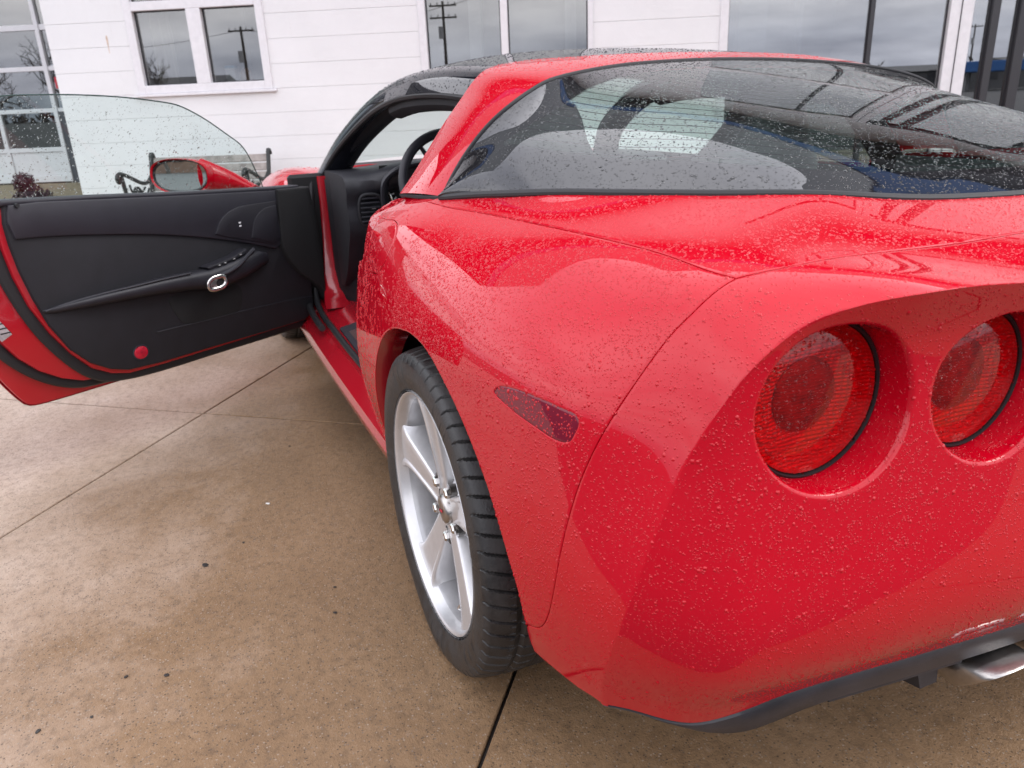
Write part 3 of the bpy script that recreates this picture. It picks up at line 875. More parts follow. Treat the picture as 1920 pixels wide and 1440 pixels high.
jb = MB(); jb.box((-6.508, GD - .06, 0), (-5.6, GD - .012, 1.188), WM); jb.obj("door_jamb", simple("slate_jamb", (.075, .078, .09), .6), BR, smooth=False)
gw = MB(); gw.box((-9.9, GD - 3.6, 0), (-4.6, GD - 3.5, 3.6), WM); gw.box((-9.9, GD - 3.5, 0), (-9.8, GD, 3.6), WM); gw.box((-9.9, GD - 3.5, 3.5), (-4.66, GD + .05, 3.7), WM)
gw.box((-9.9, GD - .06, 2.80), (-6.51, GD + .0, 3.5), WM); gw.box((-9.9, GD - .06, 0), (-9.33, GD, 2.8), WM); gw.box((-6.51, GD - .06, 2.9), (-4.7, GD, 3.5), WM)
gw.obj("garage_wall", M['roomdark'], BR, smooth=False)
# part of a red word on the sidelight glass: only its first letter shows past the corner
pl = MB()
def letter(s, z, h):
    w = h * .55; t = h * .2
    pl.box((s, GD - .033, z), (s + t, GD - .030, z + h), WM)
    pl.box((s + t, GD - .033, z + h - t), (s + w * .8, GD - .030, z + h), WM)
    pl.box((s + t, GD - .033, z + h * .42), (s + w * .8, GD - .030, z + h * .42 + t), WM)
    pl.box((s + w * .8, GD - .033, z + h * .42 + t * .5), (s + w * .8 + t, GD - .030, z + h - t * .5), WM)
letter(-6.475, 1.465, .135)
pl.obj("letter", M['redprint'], slo, smooth=False)
# gravel strip and kerb at the foot of the garage door
gs = MB(); gs.add([W(-9.8, -.1, GD), W(-5.6, -.1, GD), W(-5.6, -.1, GD + 1.0), W(-9.8, -.1, GD + 1.0), W(-9.8, .315, GD - .02), W(-5.6, .315, GD - .02), W(-5.6, .24, GD + 1.0), W(-9.8, .24, GD + 1.0)],
                  [(4, 5, 6, 7), (3, 2, 6, 7), (0, 3, 7, 4), (1, 5, 6, 2)])
tag(gs.obj("gravel_bed", M['tan'], smooth=False), kind='structure')
kb = MB(); kb.bbox((-7.1, GD + 1.005, -.1), (-5.6, GD + 1.16, .235), .012, WM)
o = kb.obj("kerb_stone", M['kerb'], smooth=False); tag(o, "pale kerb stone edging the tan gravel in front of the garage door", "kerb")
# ------------------------------------------------------------------ bench against the wall
bench = root("park_bench", W(-3.16, 0, .65))
tag(bench, "park bench with weathered wooden slats and black cast iron scroll ends against the white wall", "bench")
BL = .058
def slat(o, z, tilt, w=.062, th=.018):
    m = MB(); c, sn = math.cos(tilt), math.sin(tilt)
    def MM(p):
        a, b = p[1], p[2]
        return W(p[0] - .02, z - BL + a * sn + b * c, o + a * c - b * sn)
    m.bbox((-3.71, -w / 2, -th / 2), (-2.62, w / 2, th / 2), .003, MM)
    m.obj("slat", M['slat'], bench, smooth=False)
for k in range(5): slat(.36 + .022 * k, .775 - .073 * k, R(106))
for k in range(5): slat(.52 + .078 * k, .425 - .004 * k + .003 * (k - 2) ** 2, R(2))
for s in (-3.70, -2.63):
    m = MB()
    def P(pts): return [W(s - .02, max(0, z - BL), o) for o, z in pts]
    back = cr([(.325, .80), (.335, .835), (.365, .835), (.372, .80), (.40, .70), (.45, .56), (.475, .46), (.50, .41)], 26)
    m.tube(P(back), .019, 8)
    arm = cr([(.42, .66), (.50, .612), (.60, .615), (.74, .665), (.86, .708), (.93, .718), (.968, .692), (.955, .655), (.922, .655), (.918, .684)], 36)
    m.tube(P(arm), .017, 8)
    m.tube(P(cr([(.90, .70), (.885, .60), (.86, .50), (.87, .43), (.905, .33), (.93, .2), (.915, .10), (.95, .0)], 24)), .017, 8)
    m.tube(P(cr([(.50, .41), (.44, .30), (.40, .17), (.36, .0)], 14)), .019, 8)
    m.tube(P(cr([(.48, .40), (.60, .385), (.75, .385), (.88, .40)], 14)), .016, 8)
    m.tube(P(cr([(.42, .24), (.55, .17), (.75, .17), (.90, .24)], 14)), .013, 8)
    cc = (.70, .52)
    for rr in (.068, .038): m.tube(P([(cc[0] + rr * math.cos(a), cc[1] + rr * math.sin(a)) for a in np.linspace(0, 2 * math.pi, 22)[:-1]]), .010, 6, closed=True)
    for k in range(8):
        a = k * math.pi / 4
        m.tube(P([(cc[0] + .036 * math.cos(a), cc[1] + .036 * math.sin(a)), (cc[0] + .07 * math.cos(a), cc[1] + .07 * math.sin(a))]), .008, 6)
    for (o0, z0_), (o1, z1_) in [((.63, .49), (.52, .43)), ((.65, .54), (.56, .575)), ((.75, .54), (.80, .62)), ((.77, .49), (.86, .50)), ((.66, .435), (.60, .39)), ((.74, .435), (.80, .39)), ((.56, .50), (.50, .56))]:
        m.tube(P(cr([(o0, z0_), ((o0 + o1) / 2 + .01, (z0_ + z1_) / 2 - .012), (o1, z1_)], 6)), .009, 6)
    m.obj("end_frame", M['iron'], bench)

# ------------------------------------------------------------------ maroon shrub by the garage
def leafball(mb, c, r, n, size, squash=1.0):
    for _ in range(n):
        d = rng.normal(size=3); d /= np.linalg.norm(d); rad = r * (0.55 + 0.5 * rng.random())
        p = np.array(c) + d * rad * np.array([1, 1, squash])
        a = rng.normal(size=3); a /= np.linalg.norm(a); b = np.cross(a, d); b /= np.linalg.norm(b) + 1e-9
        mb.add([p - a * size, p + b * size * .45, p + a * size, p - b * size * .45], [(0, 1, 2, 3)])
shx = W(-6.0, 0, GD + 1.55)
shb = root("maroon_shrub", shx)
tag(shb, "round maroon leaved shrub with a smaller tuft on top beside the garage door", "shrub")
lm_ = MB(); leafball(lm_, (shx[0], shx[1], .20), .23, 1500, .026); leafball(lm_, (shx[0] + .03, shx[1] + .07, .45), .12, 500, .022)
lm_.obj("foliage", M['maroon'], shb, smooth=False)
st = MB()
for k in range(6):
    a = k * 1.05; st.tube([(shx[0], shx[1], -.05), (shx[0] + .05 * math.cos(a), shx[1] + .05 * math.sin(a), .15), (shx[0] + .10 * math.cos(a), shx[1] + .10 * math.sin(a), .32)], .012, 5)
st.obj("stem", M['bark'], shb)

# ------------------------------------------------------------------ across the road, seen mirrored in the panes
def pole(x, y, h, label, arms=1):
    r = root("utility_pole", (x, y, -.15)); tag(r, label, "utility pole", "utility poles across the road")
    m = MB(); m.tube([(x, y, -.2), (x, y, h * .5), (x, y, h)], [.17, .15, .11], 10); m.obj("shaft", M['wood_pole'], r)
    for k in range(arms):
        z = h - .35 - k * 1.0
        a = MB(); a.bbox((-1.25, -.06, z - .07), (1.25, .06, z + .07), .01, lambda p: (x + WT[0] * p[0] - WN[0] * p[1], y + WT[1] * p[0] - WN[1] * p[1], p[2])); a.obj("crossarm", M['wood_pole'], r, smooth=False)
        for q in (-1.1, -.5, .5, 1.1):
            i = MB(); i.tube([(x + WT[0] * q, y + WT[1] * q, z + .07), (x + WT[0] * q, y + WT[1] * q, z + .27)], .05, 6); i.obj("insulator", M['tin'], r)
    t_ = MB(); t_.tube([(x + .35, y + .1, h - 3.1), (x + .35, y + .1, h - 2.1)], .24, 10); t_.obj("transformer", M['tin'], r)
    return r
pole(-42.9, 57.4, 8.4, "utility pole with crossarm and transformer, mirrored in the right pane of the small left window")
pole(-51.7, 40.4, 9.6, "utility pole mirrored at the left edge of the tall middle window", 2)
pole(-150, 2.5, 9.5, "farther utility pole of the pair mirrored in the dark entrance glazing")
pole(-118, -4.4, 8.6, "nearer utility pole of the pair mirrored in the dark entrance glazing")
wr = MB()
for dz in (0,):
    for A, B in [((-42.9, 57.4, 8.1), (-51.7, 40.4, 9.2)), ((-51.7, 40.4, 9.2), (-34, 16, 11.5)), ((-42.9, 57.4, 8.1), (-33, 84, 8.5))]:
        A, B = np.array(A), np.array(B); pts = [A + (B - A) * t + np.array([0, 0, dz - 1.2 * math.sin(math.pi * t)]) for t in np.linspace(0, 1, 14)]
        wr.tube(pts, .02, 5)
tag(wr.obj("overhead_wire", M['wood_pole']), "overhead wires strung between the utility poles across the road", "wire")

def tree(x, y, h, seed, label):
    rg = np.random.default_rng(seed)
    r = root("bare_tree", (x, y, -.15)); tag(r, label, "tree", "bare trees across the road")
    tk, tw = MB(), MB()
    def grow(p, d, L, rad, lev):
        pts = [p]; q = p.copy(); dd = d.copy()
        for k in range(4):
            dd = dd + rg.normal(size=3) * .13; dd /= np.linalg.norm(dd); q = q + dd * L / 4; pts.append(q.copy())
        (tk if lev < 3 else tw).tube(pts, np.linspace(rad, rad * .6, 5), 7 if lev < 2 else 4, cap=False)
        if lev >= 5: return
        for k in range(3 if lev < 4 else 2):
            nd = dd * .75 + rg.normal(size=3) * .62; nd[2] += .22; nd /= np.linalg.norm(nd)
            grow(pts[-1] if k else pts[3], nd, L * (.66 + .2 * rg.random()), rad * .6, lev + 1)
    grow(np.array([x, y, -.2]), np.array([0, 0, 1.0]), h * .27, h * .024, 0)
    tk.obj("trunk", M['bark'], r); tw.obj("crown", M['twig'], r)
for i, (x, y, h, lab) in enumerate([(-29.5, 70.0, 11.0, "tallest bare tree across the road, mirrored in the garage panes"), (-33.0, 62.5, 8.0, "middle bare tree across the road, mirrored in the garage panes"),
                                    (-37.5, 63.5, 7.4, "bare tree mirrored in the left pane of the small left window"), (-25.0, 76.0, 9.5, "leftmost bare tree across the road beyond the garage reflection"),
                                    (-62.0, 46.0, 7.0, "low bare tree standing apart farther down the road")]):
    tree(x, y, h, 11 + i, lab)
def shed(x, y, w, d, h, rh, mat, label, cat="house", rot=PSI):
    r = root("far_house", (x, y, -.15)); tag(r, label, cat, "low buildings across the road")
    c, s = math.cos(rot), math.sin(rot)
    def MM(p): return (x + c * p[0] - s * p[1], y + s * p[0] + c * p[1], p[2])
    b = MB(); b.box((-d / 2, -w / 2, -.3), (d / 2, w / 2, h), MM); wl_ = b.obj("wall", mat, r, smooth=False)
    t = MB(); v = [(-d / 2 - .4, -w / 2 - .4, h), (d / 2 + .4, -w / 2 - .4, h), (d / 2 + .4, w / 2 + .4, h), (-d / 2 - .4, w / 2 + .4, h), (0, -w / 2 - .4, h + rh), (0, w / 2 + .4, h + rh)]
    t.add([MM(p) for p in v], [(0, 1, 4), (1, 2, 5, 4), (2, 3, 5), (3, 0, 4, 5), (0, 3, 2, 1)]); t.obj("roof", M['roof_far'], r, smooth=False)
    n = max(2, int(w / 3))
    for k in range(n):
        yy = -w / 2 + (k + .5) * w / n
        q = MB(); q.bbox((d / 2 - .02, yy - .55, .9), (d / 2 + .06, yy + .55, 2.1), .02, MM); q.obj("window", M['frame_dk'], r, smooth=False)
shed(-38.5, 66.0, 15, 8, 2.7, 1.6, M['brickfar'], "low brick house with dark gable roof mirrored at the foot of the small left window")
shed(-62.0, 30.0, 22, 10, 2.6, 1.0, M['fascia'], "long low grey building across the road opposite the middle window")
shed(-88.0, 12.0, 30, 12, 2.0, .7, M['roof_far'], "long dark low building far across the road opposite the shopfront")
shed(-105.0, -14.0, 26, 12, 2.4, .8, M['roof_far'], "dark low building far across the road opposite the entrance glazing")
cnp = root("blue_canopy", (-78, -4.4, -.15)); tag(cnp, "flat blue forecourt canopy on posts far across the road", "canopy")
m = MB(); m.bbox((-83, -9, 1.6), (-74, 0.4, 2.5), .05); m.obj("roof", M['blue'], cnp, smooth=False)
for px_, py_ in [(-82, -8), (-82, -1), (-75, -8), (-75, -1)]:
    m = MB(); m.tube([(px_, py_, -.2), (px_, py_, 1.7)], .12, 8); m.obj("post", M['tin'], cnp)
tl = MB()
for k in range(360):
    a = R(95 + 165 * k / 359); rr = 230 + 40 * rng.random(); h = 2.5 + 5.5 * rng.random() ** 2
    c = np.array([rr * math.cos(a), rr * math.sin(a), h * .4])
    leafball(tl, c, h * .6, 14, 1.1)
tag(tl.obj("far_tree_line", M['twig'], smooth=False), kind='stuff')

# ------------------------------------------------------------------ litter on the slabs
def scrap(x, y, L, rot, mat, name, label, group, thick=.0006):
    m = MB(); n = 9; c, s = math.cos(rot), math.sin(rot); rows = []
    for k in range(n):
        t = k / (n - 1); w = L * .30 * math.sin(math.pi * min(1, .05 + t * .95)) ** .8 * (1 + .45 * rng.normal() * .6) + .0006
        z = .0012 + .0006 * math.sin(3 * t)
        rows.append([(x + c * (t - .5) * L - s * q * w, y + s * (t - .5) * L + c * q * w, z + .0008 * abs(q)) for q in (-1, -.4, .4, 1)])
    m.grid(rows)
    o = m.obj(name, mat); sm = o.modifiers.new("thick", 'SOLIDIFY'); sm.thickness = thick
    return tag(o, label, "leaf" if 'leaf' in name else "scrap", group)
for (x, y, L, ro_, lab) in [(.582, 1.363, .022, .4, "largest dark leaf fragment on the concrete left of the rear wheel"), (.17, 1.461, .012, 1.1, "small dark leaf scrap on the concrete, right one of a close pair"),
                           (.203, 1.54, .009, 2.0, "small dark leaf scrap on the concrete, left one of a close pair"), (.652, 1.26, .009, .2, "tiny dark leaf scrap just above the largest leaf fragment"),
                           (.223, 1.093, .010, .9, "small dark leaf scrap nearest the tyre of the rear wheel"), (.11, 1.693, .012, 2.6, "dark leaf scrap at the left edge of the concrete in the foreground"),
                           (.106, 1.599, .007, .3, "tiny dark leaf scrap in the left foreground"), (.326, 1.073, .008, 1.5, "tiny dark leaf scrap beside the front of the rear tyre"),
                           (1.25, 1.05, .010, .7, "dark leaf scrap on the far slab beneath the open door")]:
    scrap(x, y, L, ro_, M['leaf'], "leaf_scrap", lab, "dark leaf scraps on the concrete")
scrap(.851, 1.172, .014, .8, M['paper'], "paper_scrap", "tiny white paper scrap on the concrete by the front of the wheel", None)
# ------------------------------------------------------------------ the car
CAR = root("sports_car", (0, 0, 0))
tag(CAR, "wet red two door sports coupe with black roof panel and driver door standing open", "car")

# ---- skin of the rear body: cross-sections (y, z) from deck centre over the shoulder to the sill
ST = [
( .78,[(0,1.0),(.4,.99),(.70,.90),(.775,.845),(.812,.825),(.848,.735),(.868,.60),(.868,.40),(.83,.22)]),
( .60,[(0,1.02),(.4,1.01),(.72,.915),(.797,.874),(.829,.854),(.866,.755),(.889,.60),(.888,.40),(.845,.22)]),
( .30,[(0,1.08),(.4,1.04),(.735,.940),(.797,.910),(.839,.888),(.894,.785),(.914,.63),(.908,.42),(.862,.22)]),
( .00,[(0,1.06),(.4,1.03),(.708,.955),(.755,.919),(.802,.896),(.896,.793),(.919,.68),(.918,.46),(.870,.22)]),
(-.20,[(0,1.03),(.4,1.01),(.640,.965),(.737,.922),(.783,.899),(.890,.793),(.914,.69),(.916,.47),(.862,.22)]),
(-.40,[(0,.976),(.30,.979),(.500,.9675),(.722,.923),(.767,.900),(.872,.789),(.897,.69),(.903,.47),(.848,.225)]),
(-.55,[(0,.9475),(.32,.9535),(.54,.9495),(.711,.920),(.753,.896),(.843,.786),(.869,.69),(.882,.48),(.820,.235)]),
(-.66,[(0,.930),(.32,.9325),(.54,.9315),(.702,.914),(.739,.889),(.801,.785),(.832,.68),(.859,.48),(.775,.245)]),
(-.74,[(0,.9178),(.30,.9188),(.50,.9178),(.655,.906),(.704,.872),(.760,.793),(.800,.68),(.828,.50),(.740,.27)]),
(-.83,[(0,.904),(.26,.904),(.44,.9015),(.590,.885),(.640,.852),(.700,.775),(.735,.66),(.750,.50),(.690,.29)]),
]
SP = np.array([s[1] for s in ST]); SX = np.array([s[0] for s in ST])
VK = np.r_[0, np.cumsum(np.linalg.norm(np.diff(SP, axis=1), axis=2).mean(0))]
XS, PS = SX[::-1], SP[::-1]
def S(x, v):
    x = np.atleast_1d(np.asarray(x, float)); v = np.atleast_1d(np.asarray(v, float))
    sg = np.where(v < 0, -1.0, 1.0)
    prof = cub(x, XS, PS); Wt = cub(np.abs(v), VK, np.eye(len(VK)))
    o = np.empty((len(x), 3)); o[:, 0] = x; o[:, 1:] = (Wt[:, :, None] * prof).sum(1); o[:, 1] *= sg
    return o
def v_at(x, val, axis, lo, hi):
    vv = np.linspace(lo, hi, 400); P = S(np.full(400, x), vv)[:, axis]
    k = np.abs(P - val).argmin(); return vv[k]

TL = [(0.2651, 0.7188), (0.1300, 0.7336), (-0.0018, 0.7341), (-0.1968, 0.7348), (-0.4117, 0.7347), (-0.5652, 0.7355), (-0.6570, 0.7356)]
HR = [(-0.6570, 0.7356), (-0.6777, 0.6929), (-0.6812, 0.6375), (-0.6847, 0.5716), (-0.6900, 0.4600), (-0.6915, 0.2800), (-0.6920, 0.0000)]
CUT = [(-0.6570, 0.7356), (-0.6535, 0.7667), (-0.6474, 0.8013), (-0.6375, 0.8323), (-0.6240, 0.8851), (-0.6097, 0.9413), (-0.5936, 1.0046), (-0.5783, 1.0670), (-0.5667, 1.1216), (-0.5546, 1.1752), (-0.5404, 1.2240), (-0.5155, 1.2785), (-0.4839, 1.3202), (-0.4599, 1.3384), (-0.4265, 1.3522)]
EE = [(-0.8260, 0.0000), (-0.8245, 0.2000), (-0.8175, 0.4500), (-0.8077, 0.5857), (-0.7977, 0.6934), (-0.7727, 0.7380), (-0.7524, 0.7669), (-0.7427, 0.8098), (-0.7319, 0.8755), (-0.7166, 0.9492), (-0.7074, 0.9902), (-0.7006, 1.0753), (-0.6797, 1.1912), (-0.6276, 1.3019), (-0.5996, 1.3569), (-0.5776, 1.4090)]
# wheel arch from its front foot over the top to its rear foot, as (x, v)
ARCH = []
for a in np.linspace(-12, 84, 13):
    x = -.004 + .387 * math.cos(R(a)); z = .335 + .378 * math.sin(R(a)); ARCH.append((x, v_at(x, z, 2, .9, 1.459)))
ARCH += [(-0.0244, 0.9912), (-0.1159, 1.0033), (-0.2017, 1.0435), (-0.2749, 1.0864), (-0.3307, 1.1275), (-0.3737, 1.1696), (-0.4066, 1.2233), (-0.4255, 1.2868), (-0.4169, 1.3579)]
ARCH2 = [(-0.4169, 1.3579), (-0.4071, 1.3978), (-0.4078, 1.4190)]
tl = cr(TL, 40); hr = cr(HR, 40); cut = cr(CUT, 60); arch = cr(ARCH, 70); eeL = cr(EE, 150)
GX = [(.215, .758), (.08, .728), (-.087, .690), (-.21, .630), (-.305, .560), (-.434, .460), (-.50, .370), (-.525, .29), (-.543, .15), (-.550, .05), (-.552, 0.0)]
gx = cr(GX, 60)
gv = np.array([(x, v_at(x, y, 1, 0.0, .74) if y > 1e-6 else 0.0) for x, y in gx])

# hatch deck, full width, U-shaped round the rear window
left = list(tl) + list(hr)[1:]
outer = np.array([TL[0]] + left[1:] + [(x, -v) for x, v in left[::-1][1:]] + [(x, -v) for x, v in gv[:-1]] + [(x, v) for x, v in gv[::-1]])
vv, ff, _ = trimmed(outer, [], S, step=.02, hem=.022, inset=.0024)
mesh_obj("hatch_panel", vv, ff, M['red'], CAR)

# quarter panel with openings for the filler flap and the side marker
FUEL = cr([(0.4118, 0.7989), (0.3380, 0.7976), (0.2835, 0.7971), (0.2391, 0.8115), (0.2100, 0.8475), (0.2264, 0.8891), (0.2725, 0.9169), (0.3267, 0.9241), (0.4082, 0.9236), (0.4361, 0.9165), (0.4148, 0.8668), (0.4178, 0.8247)], 90, closed=True)
MARK = cr([(-0.3797, 0.9924), (-0.3935, 0.9757), (-0.4346, 0.9644), (-0.4894, 0.9601), (-0.5312, 0.9599), (-0.5590, 0.9612), (-0.5662, 0.9715), (-0.5627, 0.9938), (-0.5548, 1.0119), (-0.5345, 1.0203), (-0.4849, 1.0162), (-0.4182, 1.0051)], 90, closed=True)
nose = [(.215, .705), (.35, .69), (.50, .69), (.548, .705), (.564, .735), (.565, .765), (.552, .795), (.515, .828), (.497, .855), (.503, .880), (.510, .900), (.527, .910), (.600, .917), (.612, .930), (.611, .985), (.620, 1.045), (.617, 1.125), (.61, 1.22), (.602, 1.32), (.588, 1.40), (.56, 1.445), (.50, 1.452)]
nose = lin(nose, 110)
fend = np.array(list(tl[::-1]) + list(nose) + list(arch) + list(cut[::-1])[:-1])
vv, ff, _ = trimmed(fend, [FUEL, MARK], S, step=.014, hem=.016, inset=.0015)
QP = mesh_obj("quarter_panel", vv, ff, M['red'], CAR)
mv, mf = mirror(*(trimmed(fend, [], S, step=.022, hem=.016, inset=.0015)[:2]))
mesh_obj("quarter_panel", mv, mf, M['red'], CAR)
vv, ff, _ = trimmed(FUEL, [], S, step=.012, hem=.012, inset=.0034)
mesh_obj("fuel_door", vv, ff, M['red'], CAR)
# black tube under the shut lines, standing for the shade in the gaps
def gapline(uv, name="shut_line_shade", r=.004, depth=.008):
    P = S(uv[:, 0], uv[:, 1]); e = 1e-4
    n = np.cross(S(uv[:, 0] + e, uv[:, 1]) - P, S(uv[:, 0], uv[:, 1] + e) - P); n /= np.linalg.norm(n, axis=1)[:, None]
    n *= np.sign((n * (P - np.array([0, 0, .5]))).sum(1))[:, None]
    m = MB(); m.tube(P - n * depth, r, 6); m.obj(name, M['black'], CAR)
gapline(np.vstack([tl, cut[1:]])); gapline(hr); gapline(np.vstack([FUEL, FUEL[:1]]), r=.0035)
# wheel arch return flange, painted
def flange(pts, depth, name, mat, side=1, n=6, shrink=.985):
    P = S(pts[:, 0], pts[:, 1]); rows = []
    c = np.array([0, 0, .335])
    for k in range(n + 1):
        t = k / n; Q = P.copy(); Q[:, 1] -= depth * t
        Q[:, [0, 2]] = c[[0, 2]] + (P[:, [0, 2]] - c[[0, 2]]) * (1 - (1 - shrink) * min(1, t * 2.2))
        if k == 0: Q[:, 1] -= .002
        rows.append(Q)
    Rr = np.array(rows)
    if side < 0: Rr[:, :, 1] *= -1
    m = MB(); m.grid(Rr, flip=side < 0)
    return m.obj(name, mat, CAR)
arch_full = np.vstack([arch, cr(ARCH2, 8)[1:]])
for s in (1, -1): flange(arch_full, .055, "arch_flange", M['red_in'], s)

# ---- rear fascia: x as a function of (y, z)
PY = np.array([(0, .825), (.2, .82), (.43, .803), (.55, .79), (.66, .775), (.72, .765), (.76, .755), (.80, .731), (.83, .706), (.855, .674), (.89, .62)])
QZ = np.array([(.20, .17), (.28, .095), (.35, .058), (.42, .014), (.50, -.006), (.60, .003), (.70, .018), (.80, .028), (.86, .022), (.905, 0.), (.95, -.02)])
def fas0(y, z):
    y = np.abs(np.atleast_1d(y)).astype(float); z = np.atleast_1d(z).astype(float)
    return -cub(y, PY[:, 0], PY[:, 1:])[:, 0] + cub(z, QZ[:, 0], QZ[:, 1:])[:, 0]
NE = 150
ee_b = eeL.copy()
E3 = S(ee_b[:, 0], ee_b[:, 1])
Eyz = E3[:, 1:]; Ecorr = E3[:, 0] - fas0(Eyz[:, 0], Eyz[:, 1])
LOWER = [(.806, .2985), (.769, .301), (.725, .304), (.679, .315), (.625, .338), (.544, .350), (.432, .351), (.351, .350), (.198, .342), (0, .338)]
low = cr([tuple(Eyz[-1])] + LOWER, 70)
def fas(y, z):
    y = np.atleast_1d(y).astype(float); z = np.atleast_1d(z).astype(float); ya = np.abs(y)
    x = fas0(ya, z); q = np.c_[ya, z]
    d2 = ((q[:, None, :] - Eyz[None, ::2, :]) ** 2).sum(2)
    w = np.exp(-d2 / .0006); wn = w / (w.sum(1)[:, None] + 1e-30)
    dm = np.sqrt(d2.min(1))
    x = x + (wn * Ecorr[None, ::2]).sum(1) * np.exp(-(dm / .06) ** 2)
    return np.c_[x, y, z]
L1 = (.628, .773, .0998); L2 = (.404, .767, .0925)
def circ(c, r, n=72): return np.array([(c[0] + r * math.cos(2 * math.pi * k / n), c[1] + r * math.sin(2 * math.pi * k / n)) for k in range(n)])
inset_e = .0045
half = np.vstack([Eyz, low[1:]])
full = np.vstack([half, (half[::-1] * np.array([-1, 1]))[1:-1]])
lamps = [(L1, 1), (L2, 1), (L1, -1), (L2, -1)]
def rbev(y, z): return fas(y, z)
fin = offs(full, inset_e)
holes = [circ((c[0] * s, c[1]), c[2] + .006) for c, s in lamps]
fv, ff_, fb = trimmed(fin, holes, fas, step=.018, hem=0, inset=0, back=1, bstep=.009)
BC = MB(); BC.add(fv, ff_)
# rounded mouth and inner tube of each lamp recess
XL = {0: -.718, 1: -.743}
for (c, s), k in zip(lamps, (0, 1, 0, 1)):
    n = 72; rows = []
    for dr, dx in [(.006, 0), (.0035, .0006), (.0012, .0032), (0, .0075)]:
        q = circ((c[0] * s, c[1]), c[2] + dr, n); P = fas(q[:, 0], q[:, 1]); P[:, 0] += dx; rows.append(P)
    last = rows[-1]
    q = circ((c[0] * s, c[1]), c[2] - .0015, n); e_ = np.c_[np.maximum(last[:, 0] + .004, np.full(n, XL[k] + .012)), q]
    rows.append(e_)
    BC.grid(np.array(rows).transpose(1, 0, 2), closed_u=True)
# the rolled skin strip of the bumper: deck lip, corner and side back to the shut line
hlf = list(hr[::-1]) + list(cut)[1:] + list(cr(ARCH2, 12))[1:]
bot = cr([(-0.4078, 1.4190), (-0.4542, 1.4160), (-0.4944, 1.4143), (-0.5282, 1.4135), (-0.5603, 1.4084), (-0.5776, 1.4090)], 24)
bump = np.array(hlf + list(bot)[1:] + list(eeL[::-1])[1:])
def raw(q):
    m = (np.abs(q[:, 1]) < .004)
    d = ((q[:, None, :] - eeL[None, :, :]) ** 2).sum(2).min(1)
    return m | (d < .0075 ** 2)
bv, bf, bb = trimmed(bump, [], S, step=.014, hem=.014, inset=.0016, nohem=raw)
BC.add(bv, bf); mv, mf = mirror(bv, bf); BC.add(mv, mf)
# bead joining strip and fascia along the crease
A_ = S(eeL[:, 0], eeL[:, 1]); A1 = []
e_in = offs(bump, .0016); 
nrm = np.gradient(eeL, axis=0); nrm = np.c_[-nrm[:, 1], nrm[:, 0]]; nrm /= np.linalg.norm(nrm, axis=1)[:, None]
sgn = 1 if ((eeL[60] + nrm[60] * .01)[0] > eeL[60][0]) else -1
a_in = eeL + sgn * nrm * .0022
A1 = S(a_in[:, 0], a_in[:, 1])
gz = np.gradient(Eyz, axis=0); nz = np.c_[-gz[:, 1], gz[:, 0]]; nz /= np.linalg.norm(nz, axis=1)[:, None]
s2 = 1 if ((Eyz[75] + nz[75] * .01)[0] < Eyz[75][0]) else -1
b_in = Eyz + s2 * nz * (inset_e + .0006)
B1 = fas(b_in[:, 0], b_in[:, 1])
b_md = Eyz + s2 * nz * .0018; B0 = fas(b_md[:, 0], b_md[:, 1])
Md = (A_ + B0) / 2 + (A_ - (A1 + B1) / 2) * .12
rows = [A1, A_ * .6 + Md * .4, Md, B0 * .6 + Md * .4, B1]
st_ = np.array(rows)
BC.grid(st_, flip=True); st_m = st_.copy(); st_m[:, :, 1] *= -1; BC.grid(st_m)
BCo = BC.obj("bumper_cover", M['red'], CAR, weld=True, sharp=50)

# dark trim under the fascia, its grille and outlets
lw = np.vstack([low, (low[::-1] * np.array([-1, 1]))[1:]])
Pl = fas(lw[:, 0], lw[:, 1])
cl = np.array([(-.4047, 1.4185), (-.493, 1.4128), (-.575, 1.405)])
side = S(*cr(cl, 14).T)
n_ = len(Pl)
rows = []
tt = np.abs(Pl[:, 1])
lob = np.exp(-((tt - .690) / .085) ** 2) * .028
kend = np.clip((np.interp(np.arange(len(Pl)), [0, 18, len(Pl) - 19, len(Pl) - 1], [0, 1, 1, 0])), 0, 1); kend = kend * kend * (3 - 2 * kend)
for dx, dz, kl in [(.004, .004, 0), (-.001, -.004, 0), (.000, -.018, .12), (.006, -.040, .45), (.022, -.050, .85), (.060, -.052, 1.0), (.16, -.045, .9), (.30, -.040, .6)]:
    q = Pl.copy(); q[:, 0] += dx; q[:, 2] += (dz - lob * kl) * (kend if dz < 0 else 1); q[:, 1] -= np.sign(q[:, 1]) * (1 - kend) * max(0, dx) * 1.2; rows.append(q)
va = MB(); va.grid(np.array(rows), flip=False)
VA = va.obj("lower_valance", M['valance'], CAR, weld=True, sharp=40)
for sgn_ in (1, -1):
    for k in range(5):
        y = np.linspace(.30, .54, 16); base_ = fas(y, np.full(16, .30))
        q = np.array([np.interp(y, lw[:len(low)][::-1, 0], Pl[:len(low)][::-1, j]) for j in range(3)]).T
        q[:, 0] += .022 + .016 * k; q[:, 2] -= .056 + .0015 * k; q[:, 1] *= sgn_
        gr = MB(); gr.tube(q, .0045, 6); gr.obj("vent_slat", M['valance'], VA)
for sgn_ in (1, -1):
    br = MB(); br.add([(-.70, sgn_ * .355, .295), (-.60, sgn_ * .355, .295), (-.60, sgn_ * .30, .295), (-.70, sgn_ * .30, .295), (-.71, sgn_ * .345, .235), (-.66, sgn_ * .345, .222), (-.66, sgn_ * .31, .222), (-.71, sgn_ * .31, .235)],
           [(0, 1, 2, 3), (4, 7, 6, 5), (0, 4, 5, 1), (1, 5, 6, 2), (2, 6, 7, 3), (3, 7, 4, 0)])
    br.obj("valance_foot", M['valance'], CAR, smooth=False)
